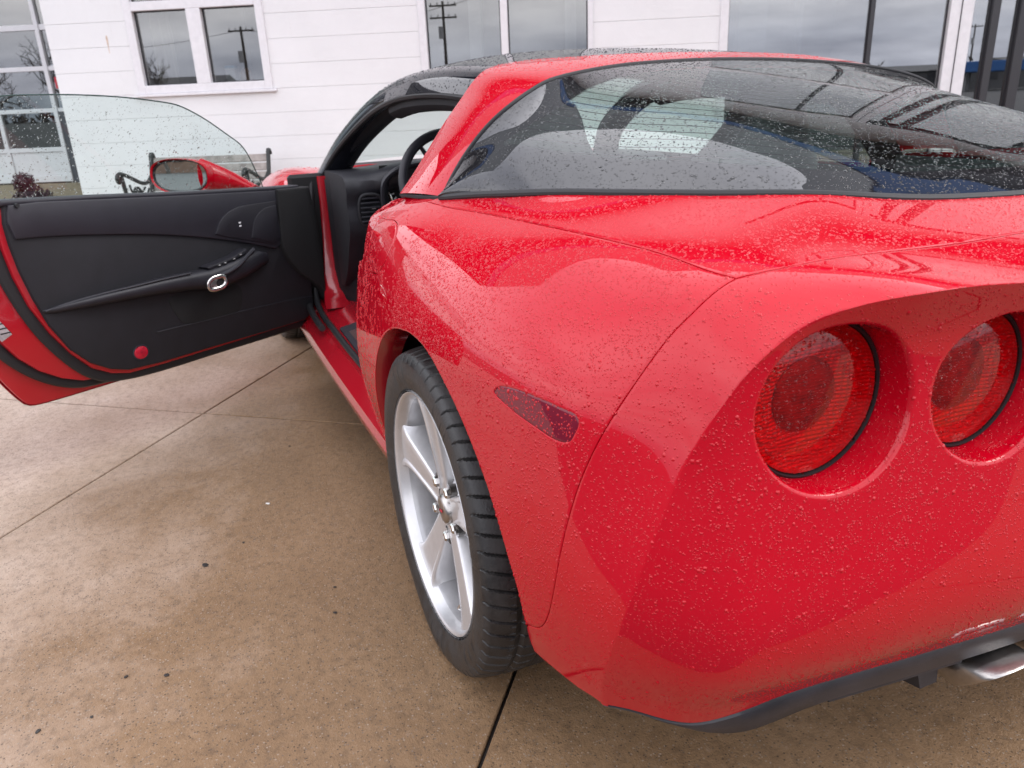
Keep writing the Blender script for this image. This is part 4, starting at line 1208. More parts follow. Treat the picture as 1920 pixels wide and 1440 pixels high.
def tip(y):
    m = MB(); n = 40; prof = [(-.50, .050), (-.70, .052), (-.742, .052), (-.748, .049), (-.742, .046), (-.60, .044)]
    rows = []
    for x, r in prof:
        th = np.linspace(0, 2 * math.pi, n, endpoint=False)
        cx, cz = np.cos(th), np.sin(th); e = .62
        yy = np.sign(cx) * np.abs(cx) ** e * r * 1.12; zz = np.sign(cz) * np.abs(cz) ** e * r * .74
        rows.append(np.c_[np.full(n, x) - zz * (.95 if x < -.69 else 0), y + yy, .250 + zz])
    m.grid(np.array(rows), closed_v=True, flip=False)
    o = m.obj("exhaust_tip", M['steel'], CAR, sharp=60)
    b = MB(); q = rows[-1]; b.add(list(q), [tuple(range(n))]); b.obj("bore", M['black'], o, smooth=False)
for y in (.228, .085, -.085, -.228): tip(y)

# ---- rear window
TOPG = [(.215, .758, None), (.222, .735, .965), (.222, .700, 1.012), (.214, .655, 1.062), (.206, .600, 1.105), (.225, .545, 1.130), (.258, .490, 1.148), (.30, .38, 1.166), (.335, .25, 1.179), (.352, .12, 1.185), (.356, 0, 1.187)]
b3 = S(gv[:, 0], gv[:, 1]); b3[:, 2] += .0015
topg = np.array([(x, y, z if z else b3[0, 2]) for x, y, z in TOPG])
NT_, NS = 44, 57
topc = cr(topg, NS); botc = cr(b3, NS)
def glass_pt(right=False):
    t = np.linspace(0, 1, NT_)[:, None, None]
    g = topc[None] * (1 - t) + botc[None] * t
    span = np.linalg.norm(topc - botc, axis=1)
    amp = np.minimum(1, span / .9)[None, :]
    tt_ = t[:, :, 0]
    bow = 4 * tt_ * (1 - tt_)
    g[:, :, 1] += .014 * bow * np.minimum(1, np.abs(g[:, :, 1]) / .5)
    ya = np.abs(g[:, :, 1]); sp2 = (np.minimum(1, span / .95) ** 1.3)[None, :]
    base = .036 * bow * sp2 * (.5 + .5 * np.cos(math.pi * np.minimum(1, ya / .9)))
    if right: base = base * (1 - 1.15 * np.clip(ya / .40, 0, 1) ** 1.5 * (1.5 - .5 * np.clip(ya / .40, 0, 1)))
    g[:, :, 2] += base
    return g
gl_ = glass_pt(); glr_ = glass_pt(True)
def fair(G, lam=60.0, wi=.012, it=600):
    nu, nv = G.shape[:2]; z0 = G[:, :, 2].copy(); w = np.full((nu, nv), wi); w[0] = w[-1] = 4.0; w[:, :2] = w[:, -2:] = 4.0
    def lap(z):
        o = np.zeros_like(z); o[1:-1] += z[2:] + z[:-2] - 2 * z[1:-1]; o[:, 1:-1] += (z[:, 2:] + z[:, :-2] - 2 * z[:, 1:-1]); return o
    def lapT(z):
        o = np.zeros_like(z); q = z[1:-1]; o[2:] += q; o[:-2] += q; o[1:-1] -= 2 * q
        q = z[:, 1:-1]; o[:, 2:] += q; o[:, :-2] += q; o[:, 1:-1] -= 2 * q; return o
    A = lambda z: w * z + lam * lapT(lap(z))
    x = z0.copy(); r = w * z0 - A(x); d = r.copy(); rs = (r * r).sum()
    for _ in range(it):
        Ad = A(d); al = rs / (d * Ad).sum(); x += al * d; r -= al * Ad; r2 = (r * r).sum()
        if r2 < 1e-16: break
        d = r + r2 / rs * d; rs = r2
    G = G.copy(); G[:, :, 2] = x; return G
glf = np.concatenate([gl_, (glr_[:, ::-1] * np.array([1, -1, 1]))[:, 1:]], axis=1)
glf = fair(glf); topc = glf[0, :NS].copy(); botc = glf[-1, :NS].copy()
mb = MB(); mb.grid(glf)
# distance of every point to the rim, for the printed border; row index for the heater wires
P = glf.reshape(-1, 3); rim = np.vstack([glf[0], glf[-1]])
bd = np.sqrt(((P[:, None, :] - glf[-1][None]) ** 2).sum(2)).min(1)
td = np.sqrt(((P[:, None, :] - glf[0][None]) ** 2).sum(2)).min(1)
wb = .085 + .035 * np.clip((P[:, 0] + .3) / .5, 0, 1)
fr = np.minimum(bd / wb, td / .095)
def smin(a, b, k=.18):
    h = np.clip(.5 + .5 * (b - a) / k, 0, 1); return b * (1 - h) + a * h - k * h * (1 - h)
fr = smin(bd / wb, td / .105)
frit = np.clip(1.0 - .5 * fr, 0, 1)
rowi = bd / .029
RG = mesh_obj("rear_window", mb.v, mb.f, M['rear_glass'], CAR, sharp=0)
for nm, arr in (("frit", frit), ("row", rowi)):
    a_ = RG.data.attributes.new(nm, 'FLOAT', 'POINT'); a_.data.foreach_set("value", arr.astype(np.float32))
# black gasket round its lower edge and hoop edge
def strip(curve, w, r, name, mat, lift=.001):
    m = MB(); m.tube(curve, r, 6, flat=(.7, 1.3)); return m.obj(name, mat, CAR)
bc_full = np.vstack([botc, (botc[::-1] * np.array([1, -1, 1]))[1:]]) + np.array([0, 0, -.0005])
m = MB(); m.tube(bc_full + (bc_full - np.array([0, 0, bc_full[:, 2].mean()])) * np.array([.006, .006, 0]) - np.array([0, 0, .003]), .0075, 10); m.obj("window_seal", M['rubber'], CAR)
tc_full = np.vstack([topc, (topc[::-1] * np.array([1, -1, 1]))[1:]])
m = MB(); m.tube(tc_full, .0042, 8); m.obj("window_seal", M['rubber'], CAR)

# ---- roof hoop (painted B pillars and band behind the roof panel)
HF = np.array([(.43, .792, .921), (.432, .760, .957), (.438, .718, 1.008), (.452, .665, 1.070), (.468, .615, 1.120), (.495, .570, 1.160), (.53, .520, 1.186), (.565, .42, 1.203), (.60, .25, 1.211), (.615, .12, 1.214), (.62, 0, 1.215)])
hfc = cr(HF, NS)
tg = topc + np.array([0, 0, -.001])
K = 10; rows = []
for k in range(K + 1):
    t = k / K; q = hfc * (1 - t) + tg * t
    bow = 4 * t * (1 - t)
    nrm_ = np.c_[np.zeros(NS), hfc[:, 1] / .8, np.ones(NS) * .6]; nrm_ /= np.linalg.norm(nrm_, axis=1)[:, None]
    w_ = np.linalg.norm(hfc - tg, axis=1)[:, None]
    q = q + nrm_ * bow * .035 * w_
    rows.append(q)
hp = np.array(rows)
inn = hp[0] - np.c_[np.zeros(NS), hfc[:, 1] / .8, np.ones(NS)] * .028
hp = np.concatenate([inn[None], (hp[0] - np.c_[-.004 * np.ones(NS), hfc[:, 1] / .8 * .004, np.ones(NS) * .004])[None], hp, (hp[-1] - np.array([0, 0, .02]))[None]])
hpf = np.concatenate([hp, (hp[:, ::-1] * np.array([1, -1, 1]))[:, 1:]], axis=1)
m = MB(); m.grid(hpf, flip=True); m.obj("roof_hoop", M['red'], CAR, sharp=40)
# shut seam along the hoop foot
ft = MB(); ft.tube(np.array([hfc[0] + [.002, -.004, -.003], hfc[0] * .5 + tg[0] * .5 + [0, .004, -.004], tg[0] + [0, 0, -.003]]), .005, 6); ft.obj("window_seal", M['rubber'], CAR)

# ---- roof panel, windscreen and its pillars
RL = cr([(.535, .528, 1.180), (.80, .535, 1.196), (1.05, .545, 1.197), (1.25, .548, 1.186), (1.53, .565, 1.140), (1.87, .63, 1.005), (2.03, .695, .865)], 60)
x_hdr = 1.33
roofx = np.linspace(0, 1, 20)
rp = []
rl_roof = RL[RL[:, 0] <= x_hdr]; rl_roof = cr(rl_roof, 20)
ctr = cr([(.63, 0, 1.221), (.80, 0, 1.243), (1.0, 0, 1.252), (1.2, 0, 1.247), (1.38, 0, 1.222)], 20)
for i in range(20):
    a, c = rl_roof[i], ctr[i]; row = []
    for th in np.linspace(0, 1, 16):
        y = a[1] * th; f = th ** 2.6
        row.append((c[0] + (a[0] - c[0]) * th ** 2 + (.004 if i == 0 else 0), y, c[2] + (a[2] - c[2]) * f))
    e1 = np.array(row[-1]); row += [tuple(e1 + [0, .012, -.010]), tuple(e1 + [0, .020, -.028]), tuple(e1 + [0, .030, -.058]), tuple(e1 + [0, .020, -.062])]
    rp.append(row)
rp = np.array(rp)
hy = np.interp(rp[0, :16, 1], hfc[::-1, 1], np.arange(NS)[::-1]); st0 = np.stack([np.interp(hy, np.arange(NS), hfc[:, k]) for k in range(3)], 1); st0[:, 0] += .003
dlt = st0 - rp[0, :16]; dlt = np.vstack([dlt, np.repeat(dlt[-1:], 4, 0)])
for i in range(20): rp[i] += dlt * (1 - i / 19) ** 2.5
rpf = np.concatenate([(rp[:, ::-1] * np.array([1, -1, 1])), rp[:, 1:]], axis=1)
m = MB(); m.grid(rpf); m.obj("roof_panel", M['black_gloss'], CAR, sharp=50)
hl = rpf.copy(); hl[:, :, 2] -= .035; hl[:, :, 1] *= .95
m = MB(); m.grid(hl[:, 4:-4], flip=True); m.obj("headlining", M['headlin'], CAR)
pil = RL[RL[:, 0] >= 1.20]
for s in (1, -1):
    rows = []
    for i, p in enumerate(pil):
        t = i / (len(pil) - 1); T = pil[min(i + 1, len(pil) - 1)] - pil[max(i - 1, 0)]; T /= np.linalg.norm(T)
        sec = [(0, 0), (.014, -.012), (.020, -.030), (.016, -.050), (-.030 - .015 * t, -.075), (-.070 - .02 * t, -.060), (-.085 - .02 * t, -.030), (-.070, -.006), (-.03, .002)]
        inw = np.array([0, 1, 0.0]); dn = np.cross(inw, T); dn = dn / np.linalg.norm(dn); dn = dn if dn[2] > 0 else -dn
        rows.append([p + inw * a + dn * b for a, b in sec])
    rr = np.array(rows); rr[:, :, 1] *= s
    m = MB(); m.grid(rr, closed_v=True, flip=s < 0); m.obj("windscreen_pillar", M['black_gloss'], CAR, sharp=50)
    inn = MB(); q = pil + np.array([0, -.05, -.055]); q[:, 1] *= s; inn.tube(q, .034, 10, flat=(.8, 1.3)); inn.obj("pillar_trim", M['trim_soft'], CAR)
    sl_ = MB(); q = RL.copy() + np.array([0, .020, -.062]); q[:, 1] *= s; sl_.tube(q, .011, 8); sl_.obj("door_seal", M['rubber'], CAR)
    rt = MB(); q = RL[RL[:, 0] < 1.35] + np.array([0, -.03, -.075]); q = np.vstack([[.47, .56, 1.09], q]); q[:, 1] *= s; rt.tube(q, .034, 10, flat=(1.0, 1.2)); rt.obj("roof_rail_trim", M['trim_soft'], CAR)
    # inner face of the hoop pillar
    hq = hfc[:26] + np.c_[np.zeros(26) - .03, -hfc[:26, 1] * .09, np.zeros(26) - .05]; hq[:, 1] *= s
    bp = MB(); bp.tube(hq, .045, 10, flat=(1, .7)); bp.obj("pillar_trim", M['trim_soft'], CAR)
ws_top = cr([(x_hdr - .05, .55, 1.177), (x_hdr + .02, .35, 1.207), (x_hdr + .055, 0, 1.215)], 14)
ws_bot = cr([(2.00, .69, .872), (2.18, .45, .885), (2.28, 0, .890)], 14)
t = np.linspace(0, 1, 16)[:, None, None]; wsg = ws_top[None] * (1 - t) + ws_bot[None] * t; wsg[:, :, 2] += (.05 * 4 * t * (1 - t))[:, :, 0]
wsf = np.concatenate([wsg, (wsg[:, ::-1] * np.array([1, -1, 1]))[:, 1:]], axis=1)
m = MB(); m.grid(wsf); m.obj("windscreen", M['dry_glass'], CAR, sharp=0)
# passenger side glass
pg = MB(); tp = cr([(.47, .60, 1.12), (.55, .565, 1.155), (.80, .555, 1.172), (1.25, .56, 1.165), (1.53, .58, 1.125), (1.87, .645, .99), (2.0, .70, .862)], 30)
bt_ = lin([(.45, .80, .90), (2.0, .775, .84)], 30); tt2 = np.linspace(0, 1, 10)[:, None, None]
pq = tp[None] * (1 - tt2) + bt_[None] * tt2; pq[:, :, 1] += (.012 * 4 * tt2 * (1 - tt2))[:, :, 0]; pq[:, :, 1] *= -1
pg.grid(pq); pg.obj("passenger_window", M['dry_glass'], CAR, sharp=0)

for s in (1, -1):
    q = MB(); q.grid([[(x, s * (.715 - .10 * max(0, -x - .2) - .02 * (z > .8)), z) for z in np.linspace(.45, .915, 8)] for x in np.linspace(-.55, .46, 14)], flip=s > 0); q.obj("cargo_side_trim", M['carpet'], CAR)
q = MB(); q.grid([[(x, -(.765 + .02 * math.sin((z - .3) * 5)), z) for z in np.linspace(.30, .865, 10)] for x in np.linspace(.46, 1.98, 10)]); q.obj("passenger_door_trim", M['trim_soft'], CAR)
# ---- front body, passenger door and sills
FS = [
 (1.93, [(0, .925), (.40, .905), (.66, .865), (.745, .838), (.80, .80), (.845, .70), (.872, .58), (.872, .40), (.83, .22)]),
 (2.25, [(0, .885), (.40, .862), (.66, .862), (.760, .862), (.83, .835), (.885, .74), (.905, .60), (.905, .42), (.86, .22)]),
 (2.60, [(0, .845), (.40, .815), (.64, .838), (.740, .848), (.825, .822), (.895, .73), (.918, .62), (.918, .42), (.88, .22)]),
 (2.95, [(0, .790), (.40, .760), (.62, .785), (.720, .795), (.805, .765), (.880, .68), (.905, .57), (.90, .40), (.86, .20)]),
 (3.30, [(0, .700), (.38, .680), (.55, .685), (.64, .680), (.72, .655), (.80, .59), (.83, .50), (.82, .36), (.78, .18)]),
 (3.55, [(0, .580), (.30, .575), (.42, .570), (.50, .560), (.56, .54), (.62, .49), (.65, .43), (.64, .33), (.60, .17)]),
 (3.615, [(0, .480), (.20, .478), (.28, .475), (.33, .47), (.36, .455), (.38, .42), (.39, .38), (.38, .30), (.36, .20)]),
]
FX = np.array([f[0] for f in FS]); FP = np.array([f[1] for f in FS])
FK = np.r_[0, np.cumsum(np.linalg.norm(np.diff(FP, axis=1), axis=2).mean(0))]
def SF(x, v):
    x = np.atleast_1d(np.asarray(x, float)); v = np.atleast_1d(np.asarray(v, float)); sg = np.where(v < 0, -1., 1.)
    prof = cub(x, FX, FP); Wt = cub(np.abs(v), FK, np.eye(len(FK))); o = np.empty((len(x), 3)); o[:, 0] = x; o[:, 1:] = (Wt[:, :, None] * prof).sum(1); o[:, 1] *= sg
    return o
def fv_at(x, z):
    q = np.linspace(FK[4], FK[-1], 300); return q[np.abs(SF(np.full(300, x), q)[:, 2] - z).argmin()]
farch = [(2.686 + .372 * math.cos(R(a)), .325 + .365 * math.sin(R(a))) for a in np.linspace(192, -12, 40)]
farch = [(x, fv_at(x, z)) for x, z in farch]
vh = FK[2] * .97
ff_out = np.array(list(lin([(2.02, vh), (3.3, vh), (3.6, vh)], 60)) + list(lin([(3.6, vh), (3.6, FK[-1])], 30))[1:] + list(lin([(3.6, FK[-1]), (3.06, FK[-1])], 30))[1:] + farch[::-1] + list(lin([(2.30, FK[-1]), (1.99, FK[-1]), (1.955, 1.1), (1.965, .9), (1.99, FK[3]), (2.02, vh)], 50))[:-1])
v_, f_, _ = trimmed(ff_out, [], SF, step=.03, hem=.015, inset=.0015)
mesh_obj("front_wing", v_, f_, M['red'], CAR)
mesh_obj("front_wing", *mirror(v_, f_), M['red'], CAR)
hd = np.array(list(lin([(2.10, -vh), (2.30, -.3), (2.36, 0), (2.30, .3), (2.10, vh)], 40)) + list(lin([(2.10, vh), (3.6, vh)], 60))[1:] + list(lin([(3.6, vh), (3.6, -vh)], 30))[1:] + list(lin([(3.6, -vh), (2.10, -vh)], 60))[1:-1])
v_, f_, _ = trimmed(hd, [], SF, step=.04, hem=.012, inset=.002)
mesh_obj("bonnet", v_, f_, M['red'], CAR)
ns = MB(); q = []
for t in np.linspace(0, 1, 5):
    vv2 = np.linspace(-FK[-1], FK[-1], 40); P_ = SF(np.full(40, 3.6), vv2); P_[:, 0] += .012 * math.sin(t * math.pi / 2); P_[:, 1:] = np.array([0, .36]) + (P_[:, 1:] - np.array([0, .36])) * (1 - t * .98); q.append(P_)
ns.grid(np.array(q)); ns.obj("nose_panel", M['red'], CAR)
cowl = MB(); cowl.add([(1.98, -.70, .85), (1.98, .70, .85), (2.32, .5, .868), (2.42, 0, .86), (2.32, -.5, .868)], [(0, 1, 2, 3, 4)]); cowl.obj("cowl", M['rubber'], CAR, smooth=False)
pdz = []
for x in np.linspace(.60, 1.955, 30):
    a = cub([.60], XS, PS)[0]; b = FP[0]; t = (x - .60) / 1.355
    pr = (a * (1 - t) + b * t)[3:]; pr = cr(np.c_[np.zeros(len(pr)), pr], 22)[:, 1:]; pr[:, 0] += .010 * math.sin(t * math.pi)
    pdz.append(np.c_[np.full(22, x), -pr[:, 0], pr[:, 1]])
m = MB(); m.grid(np.array(pdz)); m.obj("passenger_door", M['red'], CAR)
for s in (1, -1):
    prof = [(.79, .20), (.845, .205), (.868, .225), (.873, .250), (.865, .270), (.842, .285), (.815, .300), (.805, .318), (.790, .330), (.70, .352), (.655, .356), (.63, .34), (.62, .25)]
    rows = [[(x, s * (y + .006 * math.sin((x - .5) * 2)), z) for y, z in prof] for x in np.linspace(.45, 2.02, 24)]
    m = MB(); m.grid(np.array(rows), flip=s > 0); so = m.obj("sill", M['red_in'], CAR, sharp=25)
    pl = MB()
    if s > 0:
        pl.add([(1.46, .790, .3415), (.78, .800, .339), (.78, .690, .3625), (1.46, .690, .3625), (1.46, .790, .334), (.78, .80, .331), (.78, .69, .354), (1.46, .69, .354)], [(0, 1, 2, 3), (0, 4, 5, 1), (1, 5, 6, 2), (2, 6, 7, 3), (3, 7, 4, 0)])
        spo = pl.obj("sill_plate", M['trim_upper'], so, smooth=False)
        p2 = MB(); p2.add([(1.38, .772, .3462), (.86, .780, .3445), (.86, .722, .3567), (1.38, .722, .3567)], [(0, 1, 2, 3)]); p2.obj("sill_plate", M['steel'], so, smooth=False)

# door opening: hinge pillar, kick trim, weather strip round the aperture
hpn = MB()
hpn.bbox((1.972, .60, .28), (2.02, .835, .86), .012); hpn.obj("hinge_pillar", M['black'], CAR)
rs = MB(); rs.grid(np.array([[(x, y0, z), (x - .006, y0 - .004, z), (x - .012, y1_ + .01, z), (x - .010, y1_, z)] for x, y0, y1_, z in [(1.962, .722, .672, .85), (1.960, .722, .676, .74), (1.952, .730, .682, .60), (1.935, .742, .690, .48), (1.90, .757, .690, .40), (1.84, .772, .685, .362), (1.74, .785, .68, .350)]])); rs.obj("aperture_flange", M['red_in'], CAR)
kt = MB(); kt.grid([[(1.94 - .20 * k / 6 - .02, .70 - .02 * k / 6 - .05 * (k / 6) ** 2, z) for k in range(7)] for z in np.linspace(.30, .84, 8)]); kt.obj("kick_trim", M['trim_soft'], CAR)
aper = cr([(1.985, .742, .835), (1.965, .755, .74), (1.950, .770, .60), (1.938, .785, .46), (1.90, .795, .365), (1.80, .800, .333), (1.45, .806, .327), (1.0, .806, .327), (.70, .80, .34)], 70)
m = MB(); m.tube(aper, .012, 10); m.obj("door_seal", M['rubber'], CAR)
a2 = aper + np.array([.012, .035, .0]); m = MB(); m.tube(a2[:36], .013, 10); m.obj("door_seal", M['rubber'], CAR)
for zz in (.745, .42):
    h = MB(); h.bbox((1.93, .79, zz - .03), (1.985, .85, zz + .03), .008); h.bbox((1.90, .825, zz - .018), (1.95, .87, zz + .018), .006); h.obj("hinge", M['rubber'], CAR, smooth=False)
dl = MB(); dl.bbox((1.952, .80, .50), (1.968, .83, .61), .004); dl.obj("wiring_boot", simple("grey_boot", (.16, .15, .13), .6), CAR, smooth=False)

# dark floor plates added to block light, bulkheads, wheel-house liners
fl = MB(); fl.box((-.42, -.56, .17), (3.30, .56, .20)); fl.box((.45, -.78, .172), (2.25, .78, .198)); fl.obj("floor_light_block", M['black'], CAR, smooth=False)
cf = MB(); cf.grid([[(x, y, .60 + .22 * (1 if x < .05 else max(0, 1 - (x - .05) / .25)) - .02 * math.cos(y * 2)) for y in np.linspace(-.70, .70, 12)] for x in np.linspace(-.60, .42, 20)]); cf.obj("cargo_floor", M['carpet'], CAR)
for lo_, hi_ in (((-.66, -.66, .32), (-.60, .66, .86)), ((.42, -.72, .2), (.46, .72, .62))):
    bk = MB(); bk.box(lo_, hi_); bk.obj("bulkhead", M['carpet'], CAR, smooth=False)
for cx, rr in ((0, .43), (2.686, .385)):
    for s in (1, -1):
        m = MB(); rows = []
        for yy in (.878, .80, .55, .50):
            r_ = rr + (.022 if yy == .878 else 0.02)
            rows.append([(cx + (r_ if yy > .5 else .05) * math.cos(a) * 1.0, s * yy, .335 + (r_ if yy > .5 else .05) * math.sin(a) * .98) for a in np.linspace(R(4), R(176), 40)])
        m.grid(np.array(rows), flip=s < 0); m.obj("wheel_liner", M['black'], CAR)
# ------------------------------------------------------------------ wheels (built round the hub: x forward, y outward)
def wheel(parent_loc, rot=0.0, scale=1.0, th0=85, src=None):
    w = bpy.data.objects.new("wheel", None); COL.objects.link(w); w.parent = CAR
    w.location = parent_loc; w.rotation_euler = (0, 0, rot); w.scale = (scale,) * 3
    if src is not None:
        for ch in list(src.children):
            c = ch.copy(); COL.objects.link(c); c.parent = w
        return w
    Rm = lambda p: (p[1], p[0], p[2])            # lathe (a, rcos, rsin) -> (x, y=a, z)
    # tyre
    prof = [(.246, -.120), (.262, -.133), (.285, -.142), (.308, -.141), (.318, -.1385), (.3265, -.1345)]
    tread = np.linspace(-.130, .130, 45)
    prof += [((.3405 - .0115 * (abs(y) / .130) ** 4), y) for y in tread]
    prof += [(.3275, .1325), (.3250, .1350), (.3215, .1372), (.3175, .1392), (.3135, .1408), (.3105, .1412), (.3060, .1420), (.295, .1430), (.282, .1425), (.268, .1385), (.2605, .1365), (.2575, .1355), (.2555, .131), (.246, .120)]
    prof = np.array(prof); n = 1152; npf = len(prof)
    th = np.linspace(0, 2 * math.pi, n, endpoint=False)[:, None]
    r = np.repeat(prof[None, :, 0], n, 0).copy(); y = np.repeat(prof[None, :, 1], n, 0).copy()
    ph = th * 64 / (2 * math.pi)
    sho = (y > .128) & (r > .3125); tre = (np.abs(y) < .1338) | sho
    skew = ph + np.sign(y) * (np.abs(y) / .130) ** 1.6 * .85 + .25 * np.sign(y)
    fr_ = np.abs((skew % 1) - .5)
    lat = np.clip((.062 - fr_) / .03, 0, 1) * (np.abs(y) > .034)
    skew2 = ph * 2 + np.abs(y) / .118 * 1.5 + .3
    sip = np.clip((.035 - np.abs((skew2 % 1) - .5)) / .03, 0, 1) * (np.abs(np.abs(y) - .088) < .016) * .35
    cg = np.zeros_like(y)
    for c in (.030, .078): cg = np.maximum(cg, np.clip((.0060 - np.abs(np.abs(y) - c)) / .0022, 0, 1))
    dep = np.maximum(np.maximum(lat * .85, cg), sip) * .0065
    edge = np.where(sho, np.clip((r - .3125) / .006, 0, 1), np.clip((.1375 - np.abs(y)) / .003, 0, 1))
    kr = np.where(sho, np.clip((r - .312) / .014, 0, 1), 1.0)
    dd_ = dep * edge * tre; r = r - dd_ * kr; y = y - dd_ * (1 - kr) * .8
    # moulded ribs and lettering blocks on the outer wall
    ring = (y > .1395) & (r > .276) & (r < .300)
    tx = (np.sin(th * 46) > -.2) & (np.sin(th * 7) > .35)
    y = y + ring * tx * .0011
    X = r * np.cos(th); Z = r * np.sin(th)
    Z = np.maximum(Z, -.3318 + .0 * Z)
    bulge = np.clip((-.20 - Z) / .13, 0, 1) * np.exp(-(X / .12) ** 2) * .006
    y = y + np.sign(y) * bulge * (np.abs(y) > .125)
    g = np.stack([X, y, Z], 2)
    m = MB(); m.grid(g, closed_u=True, flip=False); m.obj("tyre", M['tyre'], w, sharp=28)
    # rim: barrel and flange, then five spokes
    b = MB(); b.lathe([(.2530, .136), (.2545, .131), (.2535, .126), (.2500, .1345), (.2465, .1335), (.2435, .127), (.2395, .118), (.2365, .110), (.2340, .098), (.2325, .06), (.2300, .02), (.228, -.06), (.232, -.10), (.25, -.125)], 240, Rm)
    rimo = b.obj("rim", [M['alu'], M['barrel']], w, sharp=60)
    for f_ in rimo.data.polygons: f_.material_index = 1 if f_.center.y < .112 else 0
    for k in range(5):
        a0 = R(th0 + 72 * k); rows = []
        rad = np.array([.040, .060, .085, .115, .145, .175, .200, .220, .234, .2425])
        wid = np.array([.050, .056, .060, .066, .072, .078, .085, .094, .108, .128])
        for r_, wd in zip(rad, wid):
            yt = .101 + .021 * max(0, (r_ - .05) / .19) ** 1.25
            dp = .050 + .012 * (r_ / .24)
            sec = [(-.5, -dp), (-.5, -.007), (-.46, -.0015), (-.40, .0), (-.34, -.0006), (-.30, -.0036), (-.05, -.0022), (.25, -.0012), (.44, -.0012), (.475, -.0025), (.5, -.006), (.5, -dp)]
            er = np.array([math.cos(a0), 0, math.sin(a0)]); et = np.array([-math.sin(a0), 0, math.cos(a0)])
            row = []
            for ww, hh in sec:
                rr_ = math.sqrt(max(1e-6, r_ ** 2 - (ww * wd) ** 2)) if r_ > .2 else r_
                row.append(er * rr_ + et * ww * wd + np.array([0, yt + hh, 0]))
            rows.append(row)
        s = MB(); s.grid(np.array(rows), flip=True); s.obj("spoke", M['alu'], w, sharp=38)
    h = MB(); h.lathe([(.0, .080), (.030, .080), (.034, .096), (.040, .0985), (.052, .097), (.066, .091), (.078, .080), (.084, .060), (.08, .0)], 60, Rm); h.obj("hub", M['alu'], w, sharp=45)
    c = MB(); c.lathe([(0.0001, .1105), (.020, .1098), (.028, .1075), (.0325, .102), (.0325, .080)], 48, Rm); cap = c.obj("centre_cap", M['steel'], w, sharp=50)
    for dx, col, sg in ((-.006, M['redprint'], 1), (.006, M['black'], -1)):
        f = MB(); f.add([(dx - .010, .1114, -.004 + sg * .005), (dx + .010, .1114, -.001 - sg * .003), (dx + .010, .1114, .005 - sg * .003), (dx - .010, .1114, .003 + sg * .005)], [(0, 1, 2, 3)]); f.obj("cap_emblem", col, w, smooth=False)
    for k in range(5):
        a0 = R(th0 + 36 + 72 * k); cx, cz = .0603 * math.cos(a0), .0603 * math.sin(a0)
        p = MB(); p.lathe([(.0150, .072), (.0150, .086), (.0110, .090), (.0110, .106), (.0085, .109), (.0001, .110)], 6, lambda q: (cx + q[1], q[0], cz + q[2])); p.obj("lug_nut", M['chrome'], w, sharp=30)
        d_ = MB(); d_.lathe([(.0185, .0985), (.0170, .088), (.0170, .07)], 20, lambda q: (cx + q[1], q[0], cz + q[2])); d_.obj("lug_well", M['steel'], w)
    v = MB(); a0 = R(252); e = np.array([math.cos(a0), 0, math.sin(a0)])
    v.tube([e * .2330 + [0, .075, 0], e * .222 + [0, .088, 0], e * .212 + [0, .100, 0]], [.006, .0045, .004], 8); v.tube([e * .215 + [0, .096, 0], e * .206 + [0, .107, 0]], .0055, 8); v.obj("valve", M['chrome'], w)
    dd = MB(); dd.lathe([(.06, .03), (.165, .03), (.165, .0), (.06, .0)], 64, Rm); dd.obj("brake_disc", M['disc'], w, sharp=40)
    bp = MB(); bp.lathe([(.01, -.03), (.225, -.03)], 48, Rm); bp.obj("back_plate", M['black'], w, smooth=False)
    cal = MB(); cal.bbox((.085, -.03, -.07), (.175, .055, .07), .012); cal.obj("caliper", M['disc'], w)
    return w
WL = wheel((0, .771, .3318))
wheel((2.70, .745, .319), 0, .957, src=WL)
wheel((0, -.771, .3318), math.pi, src=WL)
wheel((2.70, -.745, .319), math.pi, .957, src=WL)

# ------------------------------------------------------------------ lamps
def lamp(c, s, xl):
    y0, z0, r0 = c[0] * s, c[1], c[2]
    Lm = lambda p: (xl - p[0], y0 + p[1], z0 + p[2])
    rl = r0 - .0060
    g = MB(); g.lathe([(r0 - .0008, -.012), (r0 - .001, .002), (r0 - .004, .0045), (rl + .002, .004), (rl, .0), (rl, -.012)], 80, Lm); gk = g.obj("tail_lamp", M['rubber'], CAR, sharp=40)
    l = MB(); l.lathe([(.0001, .0165)] + [(rl * t, .0165 - .0145 * t ** 2.4) for t in (.15, .3, .45, .6, .72, .82, .9, .96, .995)] + [(rl, -.006)], 80, Lm); l.obj("lens", M['clear_red'], gk, sharp=0)
    b = MB(); b.lathe([(rl - .001, .000), (rl - .003, -.006), (.070, -.011), (.062, -.0095), (.050, -.013), (.030, -.017), (.0001, -.019)], 80, Lm); b.obj("reflector", M['reflector'], gk, sharp=30)
    d = MB(); d.lathe([(.0001, -.004), (.024, -.0045), (.040, -.007), (.046, -.0105), (.047, -.016)], 60, lambda p: (xl - p[0], y0 + p[1] + .006, z0 + p[2] + .004)); d.obj("inner_optic", M['lens'], gk, sharp=40)
    for k in range(22):
        a = 2 * math.pi * k / 22 + rng.random() * .12; rr0 = .066 + .004 * rng.random()
        q = MB(); ca, sa = math.cos(a), math.sin(a)
        def MM(p): return (xl - p[0], y0 + ca * p[1] - sa * p[2], z0 + sa * p[1] + ca * p[2])
        q.bbox((-.014, rr0, -.0088), (-.008 + .0035 * rng.random(), rr0 + .017, .0088), .0035, MM); q.obj("prism", M['reflector'], gk, smooth=False)
for s in (1, -1): lamp(L1, s, XL[0]); lamp(L2, s, XL[1])
